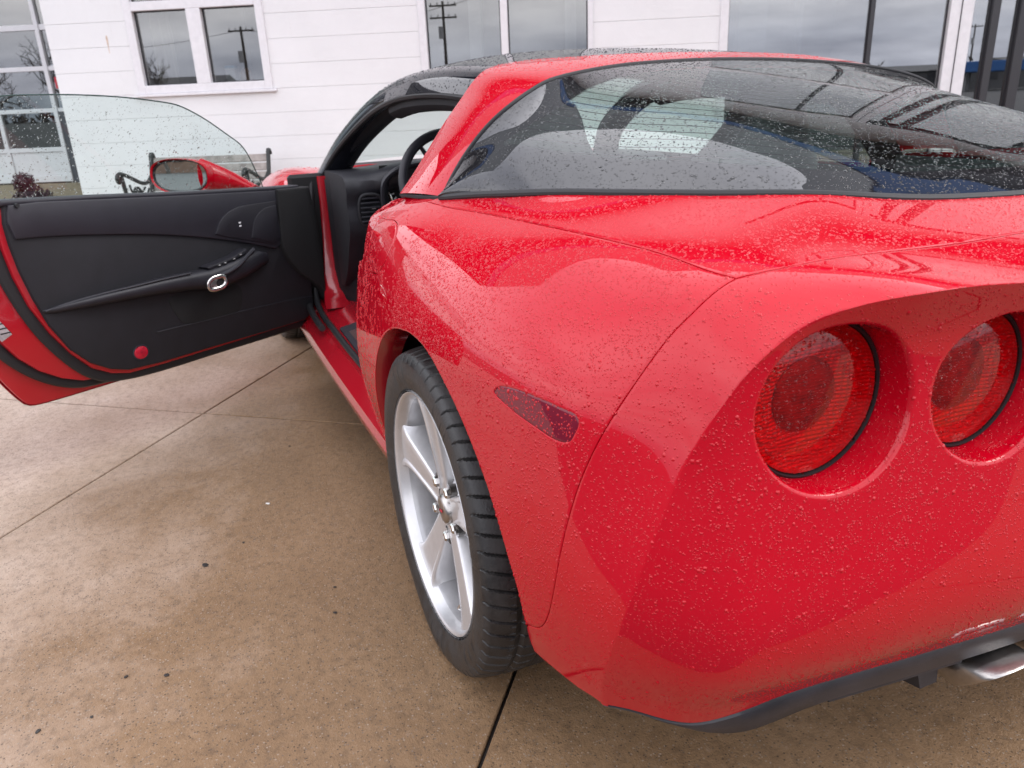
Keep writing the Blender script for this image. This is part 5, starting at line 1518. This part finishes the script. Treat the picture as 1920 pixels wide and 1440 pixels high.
# side marker: lens set just below the skin, dark bezel round it
mk = offs(MARK, .0022)
vv, ff, _ = trimmed(mk, [], lambda a, b: S(a, b) - np.array([0, .0005, 0]), step=.008, hem=.010, inset=.0, rad=.003, bstep=.005)
mesh_obj("side_marker", vv, ff, M['marker'], CAR)
# ------------------------------------------------------------------ the open driver door
DA = R(57); DH = np.array([1.97, .84, 0.0]); DR = np.array([-math.cos(DA), math.sin(DA), 0]); DN = np.array([math.sin(DA), math.cos(DA), 0])
def D(u, z, o): return tuple(DH + DR * u + DN * o + np.array([0, 0, z]))
def plate(name, poly, o0, o1, mat, parent, b=.004, n=None, closed_spline=False, sharp=40):
    """solid plate from depth o0 to o1 (o1 nearer the cabin, more negative) with a rounded edge"""
    P = cr(poly, n or 90, closed=True) if closed_spline else resamp(np.array(poly, float), .012)
    area = .5 * np.sum(P[:, 0] * np.roll(P[:, 1], -1) - np.roll(P[:, 0], -1) * P[:, 1])
    if area < 0: P = P[::-1]
    rows = []
    for ins, o in [(0, o0), (0, o1 + b), (b * .3, o1 + b * .3), (b, o1)]:
        q = offs(P, ins) if ins else P
        rows.append([D(u, z, o) for u, z in q])
    m = MB(); m.grid(np.array(rows).transpose(1, 0, 2), closed_u=True)
    k = len(P); m.f.append(tuple(i * 4 + 3 for i in range(k))); m.f.append(tuple(i * 4 for i in range(k))[::-1])
    return m.obj(name, mat, parent, sharp=sharp)
def dtube(name, pts, o, r, mat, parent, n=60, flat=None, nseg=8):
    P = cr(np.array(pts, float), n); m = MB()
    oo = np.full(n, o) if np.isscalar(o) else np.interp(np.linspace(0, 1, n), np.linspace(0, 1, len(o)), o)
    m.tube([D(u, z, q) for (u, z), q in zip(P, oo)], r, nseg, flat=flat, upv=DN); return m.obj(name, mat, parent)
sk_poly = np.vstack([lin([(.02, .246), (.33, .254), (.70, .257), (1.02, .262)], 50), cr([(1.02, .262), (1.135, .268), (1.157, .276), (1.172, .295), (1.213, .375), (1.262, .50), (1.285, .64), (1.280, .78), (1.245, .905)], 50)[1:], lin([(1.245, .905), (1.1, .900), (.60, .855), (.02, .818)], 50)[1:], lin([(.02, .818), (-.01, .70), (-.015, .50), (.02, .246)], 30)[1:-1]])
def dsk(u, z):
    o = .022 * np.sin(np.clip((z - .24) / .66, 0, 1) * math.pi) - .0
    return DH + DR * u[:, None] + DN * o[:, None] + np.array([0, 0, 1.0]) * z[:, None]
vv, ff, _ = trimmed(sk_poly, [], dsk, step=.03, hem=.010, rad=.002, back=1)
DOOR = mesh_obj("driver_door", vv, ff, M['red'], CAR)
plate("inner_skin", offs(sk_poly, .003 if True else 0), -.004, -.013, M['red_in'], DOOR, .003)
sh1 = [(.02, .275), (.40, .278), (.70, .283), (.86, .290)] + [(.94, .302), (.993, .311), (1.055, .339), (1.112, .38), (1.161, .435), (1.193, .49), (1.222, .60), (1.232, .72), (1.222, .85), (1.205, .90)] + [(1.0, .892), (.60, .855), (.03, .82), (.0, .70), (.0, .45)]
plate("shell", sh1, -.012, -.052, M['red_in'], DOOR, .006)
sh2 = [(.03, .285), (.40, .287), (.72, .290), (.85, .296), (.909, .314), (.965, .348), (1.019, .413), (1.066, .493), (1.106, .588), (1.128, .682), (1.138, .77), (1.135, .88), (1.0, .885), (.60, .855), (.03, .82), (.01, .6)]
plate("shell", sh2, -.05, -.078, M['red_in'], DOOR, .006)
dtube("door_seal", [(1.248, .86), (1.245, .72), (1.232, .60), (1.199, .474), (1.165, .421), (1.115, .369), (1.058, .328), (.995, .301), (.935, .293), (.80, .283), (.5, .276), (.2, .268), (.02, .262)], -.026, .0145, M['rubber'], DOOR, 90, flat=(.8, 1.2))
dtube("door_seal", [(1.160, .88), (1.156, .79), (1.143, .69), (1.116, .59), (1.081, .50), (1.034, .418), (.982, .351), (.928, .311), (.85, .293), (.73, .284), (.5, .281), (.25, .277), (.03, .275)], -.058, .0175, M['rubber'], DOOR, 90, flat=(.55, 1.25))
trim_poly = [(1.112, .893), (1.122, .838), (1.121, .776), (1.112, .696), (1.095, .612), (1.069, .522), (1.025, .432), (.971, .370), (.915, .333), (.857, .312), (.739, .303), (.52, .299), (.274, .293), (.08, .291), (.03, .315), (.02, .50), (.02, .80), (.04, .822), (.134, .825), (.386, .842), (.597, .857), (.868, .879), (1.02, .892)]
plate("door_panel", trim_poly, -.076, -.094, M['trim_soft'], DOOR, .008)
seam = [(1.106, .792), (1.0, .784), (.837, .763), (.657, .734), (.455, .688), (.299, .643), (.19, .605)]
up_poly = list(map(tuple, cr(seam, 60))) + [(.155, .62), (.152, .72), (.140, .822), (.386, .840), (.597, .855), (.868, .877), (1.02, .889), (1.104, .889), (1.116, .84)]
plate("upper_trim", up_poly, -.09, -.104, M['trim_upper'], DOOR, .005)
cap = [(1.125, .905), (.868, .888), (.597, .866), (.386, .851), (.134, .834), (.03, .829), (.03, .815), (.134, .819), (.386, .836), (.597, .851), (.868, .873), (1.125, .888)]
plate("belt_seal", cap, -.035, -.100, M['trim_upper'], DOOR, .006)
vent = list(map(tuple, cr([(.448, .703), (.421, .744), (.381, .771), (.332, .784), (.272, .786), (.184, .785), (.160, .785)], 40))) + [(.158, .640), (.19, .622), (.299, .655), (.40, .685)]
plate("corner_pod", vent, -.10, -.109, M['trim'], DOOR, .003)
vent2 = list(map(tuple, cr([(.299, .665), (.270, .732), (.227, .762), (.188, .768), (.163, .769)], 30))) + [(.162, .645), (.20, .632)]
plate("corner_pod", vent2, -.106, -.112, M['trim'], DOOR, .003)
for zz in (.728, .716):
    b = MB(); b.bbox((.335, zz - .003, 0), (.345, zz + .003, .002), .001, lambda p: D(p[0], p[1], -.1095 - p[2])); b.obj("lock_button", M['white_ic'], DOOR, smooth=False)
flap = list(map(tuple, cr([(.150, .826), (.158, .72), (.158, .60), (.10, .50), (.03, .44), (-.01, .40), (-.03, .36)], 50))) + [(-.035, .50), (-.03, .70), (-.01, .82)]
plate("end_flap", flap, -.072, -.117, M['black'], DOOR, .010)
dtube("trim_crease", [(.735, .412), (.655, .409), (.52, .403), (.395, .401), (.25, .394), (.109, .387), (.03, .379)], -.0935, .0028, M['trim'], DOOR, 40)
pk = [(.668, .514), (.662, .48), (.648, .445), (.633, .420), (.60, .408), (.583, .405), (.48, .403), (.395, .405), (.375, .44), (.368, .478), (.40, .515), (.5, .52)]
plate("pocket_shade", pk, -.093, -.0956, M['black'], DOOR, .001, closed_spline=True)  # flat black plate painting the shade of the pocket recess
rows = []
for u, zc, hh, pr in [(1.080, .565, .004, .004), (1.05, .565, .009, .018), (.95, .567, .016, .038), (.80, .567, .022, .052), (.70, .566, .027, .058), (.60, .560, .032, .062), (.52, .553, .037, .066), (.44, .556, .044, .066), (.36, .570, .044, .062), (.29, .581, .034, .050), (.245, .578, .022, .030), (.225, .57, .012, .006)]:
    row = []
    for k in range(15):
        a = math.pi * (k / 14) - math.pi / 2
        ex = abs(math.cos(a)) ** .55 * (1 if math.cos(a) >= 0 else -1); zz = math.copysign(abs(math.sin(a)) ** .75, math.sin(a))
        row.append(D(u, zc + hh * zz + .006 * ex, -.092 - pr * ex))
    rows.append(row)
m = MB(); m.grid(np.array(rows), flip=True); m.obj("armrest", M['trim'], DOOR, sharp=70)
dtube("lit_ridge", [(1.075, .570), (1.02, .579), (.93, .587), (.80, .592), (.70, .595), (.60, .595)], [-.10, -.112, -.125, -.137, -.143, -.146], .0035, M['trim_upper'], DOOR, 40)  # lighter tube painting the lit upper edge of the armrest
dtube("pull_edge", [(.505, .566), (.45, .577), (.39, .597), (.34, .617), (.315, .626)], [-.160, -.166, -.162, -.146, -.132], .0075, M['trim_upper'], DOOR, 30)
sw = [(.515, .588), (.46, .597), (.40, .607), (.345, .622), (.352, .636), (.41, .618), (.48, .607), (.53, .600)]
plate("switch_plate", sw, -.094, -.142, M['trim'], DOOR, .004)
for u, z in ((.480, .600), (.455, .604), (.415, .611), (.385, .621)):
    b = MB(); b.bbox((u - .009, z - .006, 0), (u + .009, z + .005, .004), .002, lambda p: D(p[0], p[1], -.141 - p[2])); so = b.obj("switch", M['rubber'], DOOR, smooth=False)
    b = MB(); b.bbox((u - .004, z - .0015, 0), (u + .003, z + .001, .0008), .0004, lambda p: D(p[0], p[1], -.1451 - p[2])); b.obj("switch", M['white_ic'], DOOR, smooth=False)
a = np.linspace(0, 2 * math.pi, 40, endpoint=False)
ring = [(.517 + .034 * math.copysign(abs(math.cos(t)) ** .75, math.cos(t)), .545 + .0205 * math.copysign(abs(math.sin(t)) ** .75, math.sin(t)) - .10 * .042 * math.cos(t)) for t in a]
m = MB(); m.tube([D(u, z, -.168 + .10 * (u - .517)) for u, z in ring], .0060, 10, closed=True, upv=DN, flat=(.8, 1.25)); hd_ = m.obj("release_handle", M['chrome'], DOOR)
plate("handle_cup", offs(np.array(ring), .002), -.150, -.163, M['steel'], DOOR, .006)
m = MB(); m.lathe([(.0001, 0), (.0135, 0), (.015, -.002)], 20, lambda p: D(.503 + p[1], .542 + p[2], -.1655 - p[0])); m.obj("release_button", M['black'], DOOR)
m = MB(); m.lathe([(.0001, .006), (.012, .0055), (.0185, .0035), (.0205, .0)], 36, lambda p: D(.806 + p[1] * 1.25, .3600 + p[2] * 1.12, -.0945 - p[0])); rf = m.obj("door_reflector", M['lens'], DOOR)
m = MB(); m.tube([D(.806 + .0215 * 1.25 * math.cos(t), .36 + .0215 * 1.12 * math.sin(t), -.0950) for t in a], .0025, 6, closed=True); m.obj("reflector_bezel", M['trim_upper'], DOOR)
plate("data_sticker", [(1.225, .575), (1.192, .575), (1.163, .515), (1.196, .50)], -.0525, -.0530, M['sticker'], DOOR, .0002)
for k in range(4):
    plate("sticker_print", [(1.219 - .008 * k, .570 - .015 * k), (1.190 - .008 * k, .570 - .015 * k), (1.188 - .008 * k, .566 - .015 * k), (1.217 - .008 * k, .566 - .015 * k)], -.0529, -.05335, M['rubber'], DOOR, .0001)
b = MB(); b.bbox((1.178, .615, 0), (1.196, .640, .012), .004, lambda p: D(p[0], p[1], -.052 - p[2])); b.obj("latch_bumper", M['rubber'], DOOR)
pn = MB(); pn.lathe([(.0001, .012), (.006, .012), (.007, 0)], 12, lambda p: D(1.082 + p[1], .886 + p[2], -.100 - p[0])); pn.obj("lock_pin", M['rubber'], DOOR)
# window pane of the door, leaning in towards the roof
def goff(z): return -.050 - .125 * np.clip((z - .84) / .34, 0, 1.2) ** 1.15
gp = np.vstack([cr([(.150, .80), (.169, .847), (.20, .90), (.238, .957), (.275, .997), (.345, 1.041), (.441, 1.096), (.520, 1.132), (.555, 1.143), (.613, 1.153), (.734, 1.168), (.863, 1.177), (.995, 1.180), (1.085, 1.178), (1.165, 1.166)], 110), cr([(1.165, 1.166), (1.182, 1.15), (1.19, 1.08), (1.185, .98), (1.16, .86)], 30)[1:], lin([(1.16, .86), (.150, .80)], 60)[1:-1]])
def gfn(u, z): return DH + DR * u[:, None] + DN * goff(z)[:, None] + np.array([0, 0, 1.]) * z[:, None]
vv, ff, gb = trimmed(gp, [], gfn, step=.03, hem=0)
GL = mesh_obj("door_window", vv, ff, M['side_glass'], DOOR, sharp=0)
ed = gp[:138]; P = gfn(ed[:, 0], ed[:, 1]); m = MB(); m.tube(P, .0021, 6); m.obj("window_edge", simple("dark_glass_edge", (.03, .06, .055), .2), DOOR)
# mirror
MC = np.array(D(.374, .8935, .150)); mn = np.array([-.86, .50, .03]); mn /= np.linalg.norm(mn); mu = np.array([0, 0, 1.0]) - mn[2] * mn; mu /= np.linalg.norm(mu); mr = np.cross(mu, mn)   # mr: to the viewer's right?
if mr @ np.array([0, -1, 0]) < 0: mr = -mr
def ell(hw, hh, e, n=48):
    t = np.linspace(0, 2 * math.pi, n, endpoint=False); c, s = np.cos(t), np.sin(t)
    return np.c_[np.sign(c) * np.abs(c) ** e * hw, np.sign(s) * np.abs(s) ** e * hh]
rows = []
for k, (d, sc, dx) in enumerate([(.004, .93, 0), (.010, .985, 0), (.004, 1.0, 0), (-.02, 1.0, .0), (-.05, .95, .006), (-.085, .80, .015), (-.11, .55, .022), (-.122, .25, .026), (-.125, .02, .027)]):
    q = ell(.116 * sc, .0640 * sc, .78); rows.append(MC + mr * (q[:, :1] + dx) + mu * (q[:, 1:] - .004 * (q[:, :1] / .1)) + mn * d)
m = MB(); m.grid(np.array(rows).transpose(1, 0, 2), closed_u=True); MH = m.obj("mirror_housing", M['red'], DOOR, sharp=60)
q = ell(.1085, .0575, .78); m = MB()
rows = [MC + mr * q[:, :1] + mu * q[:, 1:] + mn * .0045, MC + mr * q[:, :1] * .93 + mu * q[:, 1:] * .9 + mn * -.004]
m.grid(np.array(rows).transpose(1, 0, 2), closed_u=True); m.obj("mirror_rim", M['rubber'], DOOR)
q = ell(.101, .0525, .78); m = MB(); P = MC + mr * q[:, :1] + mu * q[:, 1:] - mn * .003; m.add(list(P), [tuple(range(len(P)))]); m.obj("mirror_glass", M['mirror'], DOOR, smooth=False)
# foot of the mirror sweeping down to the belt
e0 = MC + mr * .075 - mn * .035; e1 = np.array(D(.13, .830, .035))
rows = []
for t in np.linspace(0, 1, 12):
    c = e0 * (1 - t) + e1 * t + np.array([0, 0, .012 * math.sin(math.pi * t)]); hh = .060 * (1 - t) + .008 * t; ww = .045 * (1 - t) + .03 * t
    aa = np.linspace(0, 2 * math.pi, 20, endpoint=False)
    rows.append([c + mu * (hh * math.copysign(abs(math.sin(x)) ** .9, math.sin(x)) - hh * .35 * t) + mn * ww * math.cos(x) for x in aa])
m = MB(); m.grid(np.array(rows), closed_v=True); m.obj("mirror_foot", M['red'], DOOR, sharp=60)

# ------------------------------------------------------------------ cabin
ys = np.linspace(-.70, .69, 57); rows = []
for y in ys:
    hump = math.exp(-((y - .36) / .20) ** 4)
    pr = [(2.12, .862), (1.95, .872), (1.78, .872 + .020 * hump), (1.66 - .04 * hump, .872 + .038 * hump), (1.585 - .07 * hump, .864 + .045 * hump), (1.555 - .075 * hump, .845 + .045 * hump), (1.56 - .05 * hump, .80 + .04 * hump), (1.57 + .10 * hump, .775), (1.56, .70), (1.575, .66), (1.62, .60), (1.70, .50), (1.80, .42)]
    rows.append([(x, y, z) for x, z in cr(pr, 40)])
m = MB(); m.grid(np.array(rows)); DASH = m.obj("dashboard", M['trim'], CAR, sharp=50)
ec = MB(); q = rows[-1]; ec.add([(2.1, .69, .42)] + q, [tuple(range(len(q) + 1))]); ec.obj("dash_end", M['trim_soft'], DASH, smooth=False)
pod = MB(); pod.tube(cr([(1.525, .545, .735), (1.50, .562, .80), (1.485, .555, .856), (1.475, .50, .893), (1.47, .36, .908), (1.475, .22, .893), (1.485, .165, .85), (1.50, .17, .80), (1.525, .18, .735)], 50), .015, 10, flat=(1.9, .8)); pod.obj("cluster_hood", M['trim_upper'], DASH)
cb = MB(); cb.grid([[(1.62 - .05 * abs(t - .5), .17 + .38 * t, z) for t in np.linspace(0, 1, 10)] for z in (.70, .78, .86, .90)]); cb.obj("cluster_face", M['black'], DASH)
for gy, gz, gr_ in ((.47, .805, .052), (.36, .815, .055), (.26, .805, .05)):
    m = MB(); m.tube([(1.585, gy + gr_ * math.cos(t), gz + gr_ * math.sin(t)) for t in np.linspace(0, 2 * math.pi, 30)[:-1]], .004, 6, closed=True); gg = m.obj("gauge", M['chrome'], DASH)
    for k in range(11):
        t = R(-40 + 26 * k); p = MB()
        p.add([(1.583, gy + math.cos(t) * gr_ * f + math.sin(t) * w_, gz + math.sin(t) * gr_ * f - math.cos(t) * w_) for f, w_ in ((.66, -.002), (.66, .002), (.88, .002), (.88, -.002))], [(0, 1, 2, 3)]); p.obj("gauge", M['white_ic'], DASH, smooth=False)
vf = MB()
vo_ = cr([(1.548, .640, .800), (1.545, .600, .806), (1.545, .572, .795), (1.55, .565, .745), (1.556, .575, .70), (1.562, .605, .690), (1.560, .640, .70), (1.552, .652, .75)], 50, closed=True)
vf.tube(vo_ - np.array([.012, 0, 0]), .006, 8, closed=True); VF = vf.obj("air_vent", M['trim_soft'], DASH)
for k in range(6):
    z = .706 + .0165 * k; s = MB(); s.bbox((1.532, .572, z), (1.550, .646, z + .006), .002); s.obj("air_vent", M['trim_upper'], DASH, smooth=False)
s = MB(); s.bbox((1.527, .590, .752), (1.531, .606, .757), .001); s.obj("air_vent", M['chrome'], DASH, smooth=False)
# steering wheel
sc = np.array([1.24, .375, .845]); ax = np.array([-.93, 0, .37]); ax /= np.linalg.norm(ax); e2 = np.cross(ax, [0, 1, 0]); e2 /= np.linalg.norm(e2); e1_ = np.array([0, 1.0, 0])
m = MB(); m.tube([sc + .183 * (math.cos(t) * e1_ + math.sin(t) * e2) for t in np.linspace(0, 2 * math.pi, 60)[:-1]], .0165, 12, closed=True); SWo = m.obj("steering_wheel", M['trim'], CAR)
m = MB(); m.lathe([(.0001, .02), (.05, .018), (.068, .0), (.06, -.03)], 30, lambda p: tuple(sc + ax * (p[0] - .03) + e1_ * p[1] + e2 * p[2])); m.obj("airbag_cover", M['trim_soft'], SWo)
for t in (R(15), R(165), R(235), R(305)):
    dv = math.cos(t) * e1_ + math.sin(t) * e2; m = MB(); m.tube([sc + dv * .05 - ax * .03, sc + dv * .12 - ax * .02, sc + dv * .178], [.022, .017, .014], 8, flat=(.5, 1)); m.obj("wheel_spoke", M['trim'], SWo)
m = MB(); m.tube([sc - ax * .05, sc - ax * .36], .035, 10); m.obj("steering_column", M['trim_soft'], SWo)
st_ = MB(); st_.tube([tuple(sc - ax * .12 + e1_ * .03), tuple(sc - ax * .11 + e1_ * .14 + e2 * .02)], .007, 8); st_.obj("indicator_stalk", M['trim'], SWo)
# seats
def seat(yc):
    rows = []
    for x, z, hw, th in [(.86, .42, .25, .10), (.82, .52, .26, .13), (.76, .64, .265, .13), (.70, .78, .255, .12), (.655, .90, .215, .105), (.63, .955, .165, .09), (.610, 1.01, .125, .08), (.595, 1.06, .105, .07), (.585, 1.095, .085, .05), (.582, 1.11, .04, .03)]:
        a = np.linspace(0, 2 * math.pi, 28, endpoint=False)
        rows.append([(x + th * math.copysign(abs(math.sin(t)) ** .8, math.sin(t)) - .05 + (.03 * abs(math.cos(t)) ** 2 if math.sin(t) > 0 else 0), yc + hw * math.copysign(abs(math.cos(t)) ** .7, math.cos(t)), z) for t in a])
    m = MB(); m.grid(np.array(rows), closed_v=True); m.f.append(tuple(len(m.v) - 28 + k for k in range(28))); so = m.obj("seat", M['seat'], CAR, sharp=70)
    c = MB(); c.bbox((.80, yc - .25, .24), (1.36, yc + .25, .40), .05); c.obj("seat_cushion", M['seat'], so)
seat(.37); seat(-.37)
cs = MB(); cs.bbox((.50, -.10, .2), (1.60, .10, .52), .03); cs.obj("centre_console", M['trim'], CAR)
vz = MB(); vz.bbox((1.16, .10, 1.135), (1.30, .52, 1.150), .006); vz.obj("sun_visor", M['headlin'], CAR)
lt = MB(); lt.tube(cr([(1.285, .455, 1.150), (1.272, .470, 1.128), (1.20, .475, 1.118), (1.12, .475, 1.140), (1.10, .47, 1.165)], 20), .007, 8); lt.obj("roof_latch", M['black'], CAR)
rm_ = MB(); rm_.bbox((1.42, -.12, 1.10), (1.45, .12, 1.16), .012); rm_.obj("cabin_mirror", M['black'], CAR)

# ------------------------------------------------------------------ rain beads, true little caps of water on every panel
HEX = [(math.cos(math.pi * k / 3.5), math.sin(math.pi * k / 3.5)) for k in range(7)]
def beads(src, n, r0, r1, mat, name="rain_bead", flat=.42, keep=None, clump=0.0, big=.06):
    V, N = [], []
    for o in src:
        me = o.data; me.calc_loop_triangles()
        tri = np.array([t.vertices for t in me.loop_triangles]); co = np.array([v.co for v in me.vertices])
        if len(tri) == 0: continue
        a, b, c = co[tri[:, 0]], co[tri[:, 1]], co[tri[:, 2]]
        nn = np.cross(b - a, c - a); ar = np.linalg.norm(nn, axis=1) / 2; nn /= np.linalg.norm(nn, axis=1)[:, None] + 1e-15
        vn = np.array([v.normal for v in me.vertices])
        cen = (a + b + c) / 3
        k = keep(cen, nn) if keep else np.ones(len(tri), bool)
        V.append((a[k], b[k], c[k], vn[tri[k, 0]], vn[tri[k, 1]], vn[tri[k, 2]], ar[k]))
    A, B, C, NA, NB, NC, AR = [np.concatenate([v[i] for v in V]) for i in range(7)]
    idx = rng.choice(len(AR), n, p=AR / AR.sum()); u = rng.random(n); w = rng.random(n); f = u + w > 1; u[f] = 1 - u[f]; w[f] = 1 - w[f]
    P = A[idx] + u[:, None] * (B - A)[idx] + w[:, None] * (C - A)[idx]
    Nn = NA[idx] * (1 - u - w)[:, None] + NB[idx] * u[:, None] + NC[idx] * w[:, None]; Nn /= np.linalg.norm(Nn, axis=1)[:, None] + 1e-12
    out = np.sign((Nn * (P - np.array([0.3, 0, .45]))).sum(1)); Nn *= np.where(out == 0, 1, out)[:, None]
    if clump:
        q = np.sin(P[:, 0] * 41 + 1.3 * np.sin(P[:, 1] * 33)) * np.sin(P[:, 1] * 37 + P[:, 2] * 29 + 1.7 * np.sin(P[:, 2] * 23))
        kp = rng.random(n) < 1 - clump * (.5 + .5 * q); P, Nn = P[kp], Nn[kp]; n = len(P)
    rad = r0 + (r1 - r0) * rng.random(n) ** 2.6; rad *= np.where(rng.random(n) < big, 1.75, 1.0)
    ref = np.where(np.abs(Nn[:, 2:3]) < .9, np.array([[0, 0, 1.]]), np.array([[1., 0, 0]]))
    T1 = np.cross(Nn, ref); T1 /= np.linalg.norm(T1, axis=1)[:, None]; T2 = np.cross(Nn, T1)
    h = rad * flat * (.75 + .5 * rng.random(n)); el = 1 + .35 * rng.random(n) * (1 - np.abs(Nn[:, 2]))
    rot = rng.random(n) * 6.28
    K = 6; VV = np.empty((n, 2 * K + 1, 3))
    for k in range(K):
        c = np.cos(rot + 2 * math.pi * k / K); s = np.sin(rot + 2 * math.pi * k / K); j = .9 + .2 * rng.random(n)
        d = (T1 * (c * j)[:, None] + T2 * (s * j * el)[:, None]) * rad[:, None]
        VV[:, k] = P + d - Nn * .0002; VV[:, K + k] = P + d * .66 + Nn * (h * .72)[:, None]
    VV[:, 2 * K] = P + Nn * h[:, None]
    Fq = [(k, (k + 1) % K, K + (k + 1) % K, K + k) for k in range(K)]; Ft = [(K + k, K + (k + 1) % K, 2 * K) for k in range(K)]
    base = (np.arange(n) * (2 * K + 1))[:, None, None]
    q = (np.array(Fq)[None] + base).reshape(-1); t = (np.array(Ft)[None] + base).reshape(-1)
    me = bpy.data.meshes.new(name)
    me.vertices.add(n * (2 * K + 1)); me.vertices.foreach_set("co", VV.reshape(-1))
    # quads then triangles
    loops = np.concatenate([q, t]); me.loops.add(len(loops)); me.loops.foreach_set("vertex_index", loops.astype(np.int32))
    st = np.concatenate([np.arange(n * K) * 4, n * K * 4 + np.arange(n * K) * 3]).astype(np.int32)
    me.polygons.add(2 * n * K); me.polygons.foreach_set("loop_start", st)
    me.polygons.foreach_set("use_smooth", np.ones(2 * n * K, bool)); me.materials.append(mat); me.update(); me.validate()
    o = bpy.data.objects.new(name, me); link(o, CAR); o['kind'] = 'stuff'
    return o
def named(*ns): return [o for o in bpy.data.objects if o.type == 'MESH' and o.name.split('.')[0] in ns and o.parent is not None]
beads([o for o in named("quarter_panel", "fuel_door") if o.data.vertices[0].co.y > 0], 44000, .0007, .0019, M['bead_red'], clump=.5, keep=lambda c, n: (c[:, 0] < .12) | (rng.random(len(c)) < .30))
beads(named("hatch_panel"), 12000, .0009, .0022, M['bead_red'], keep=lambda c, n: (c[:, 1] > -.35) & (np.abs(n[:, 2]) > .4))
beads(named("bumper_cover"), 46000, .0006, .0017, M['bead_red'], clump=.65, keep=lambda c, n: (c[:, 1] > .05) & (c[:, 2] > .33))
beads(named("roof_hoop"), 7000, .0008, .0020, M['bead_red'], keep=lambda c, n: c[:, 1] > -.4)
beads(named("front_wing", "bonnet", "mirror_housing", "mirror_foot"), 4000, .001, .0028, M['bead_red'], keep=lambda c, n: c[:, 1] > -.3)
beads(named("roof_panel", "windscreen_pillar"), 9000, .001, .0026, M['bead_black'], keep=lambda c, n: c[:, 1] > -.45)
beads(named("rear_window"), 26000, .0009, .0022, M['bead_glass'], clump=.2)
beads(named("door_window"), 3200, .0010, .0026, M['bead_glass'], clump=.5)
beads(named("side_marker"), 500, .0007, .0019, M['bead_red'])
beads([o for o in bpy.data.objects if o.name.split('.')[0] == 'lens' and o.data.vertices[0].co.y > 0], 900, .0006, .0016, M['bead_glass'])
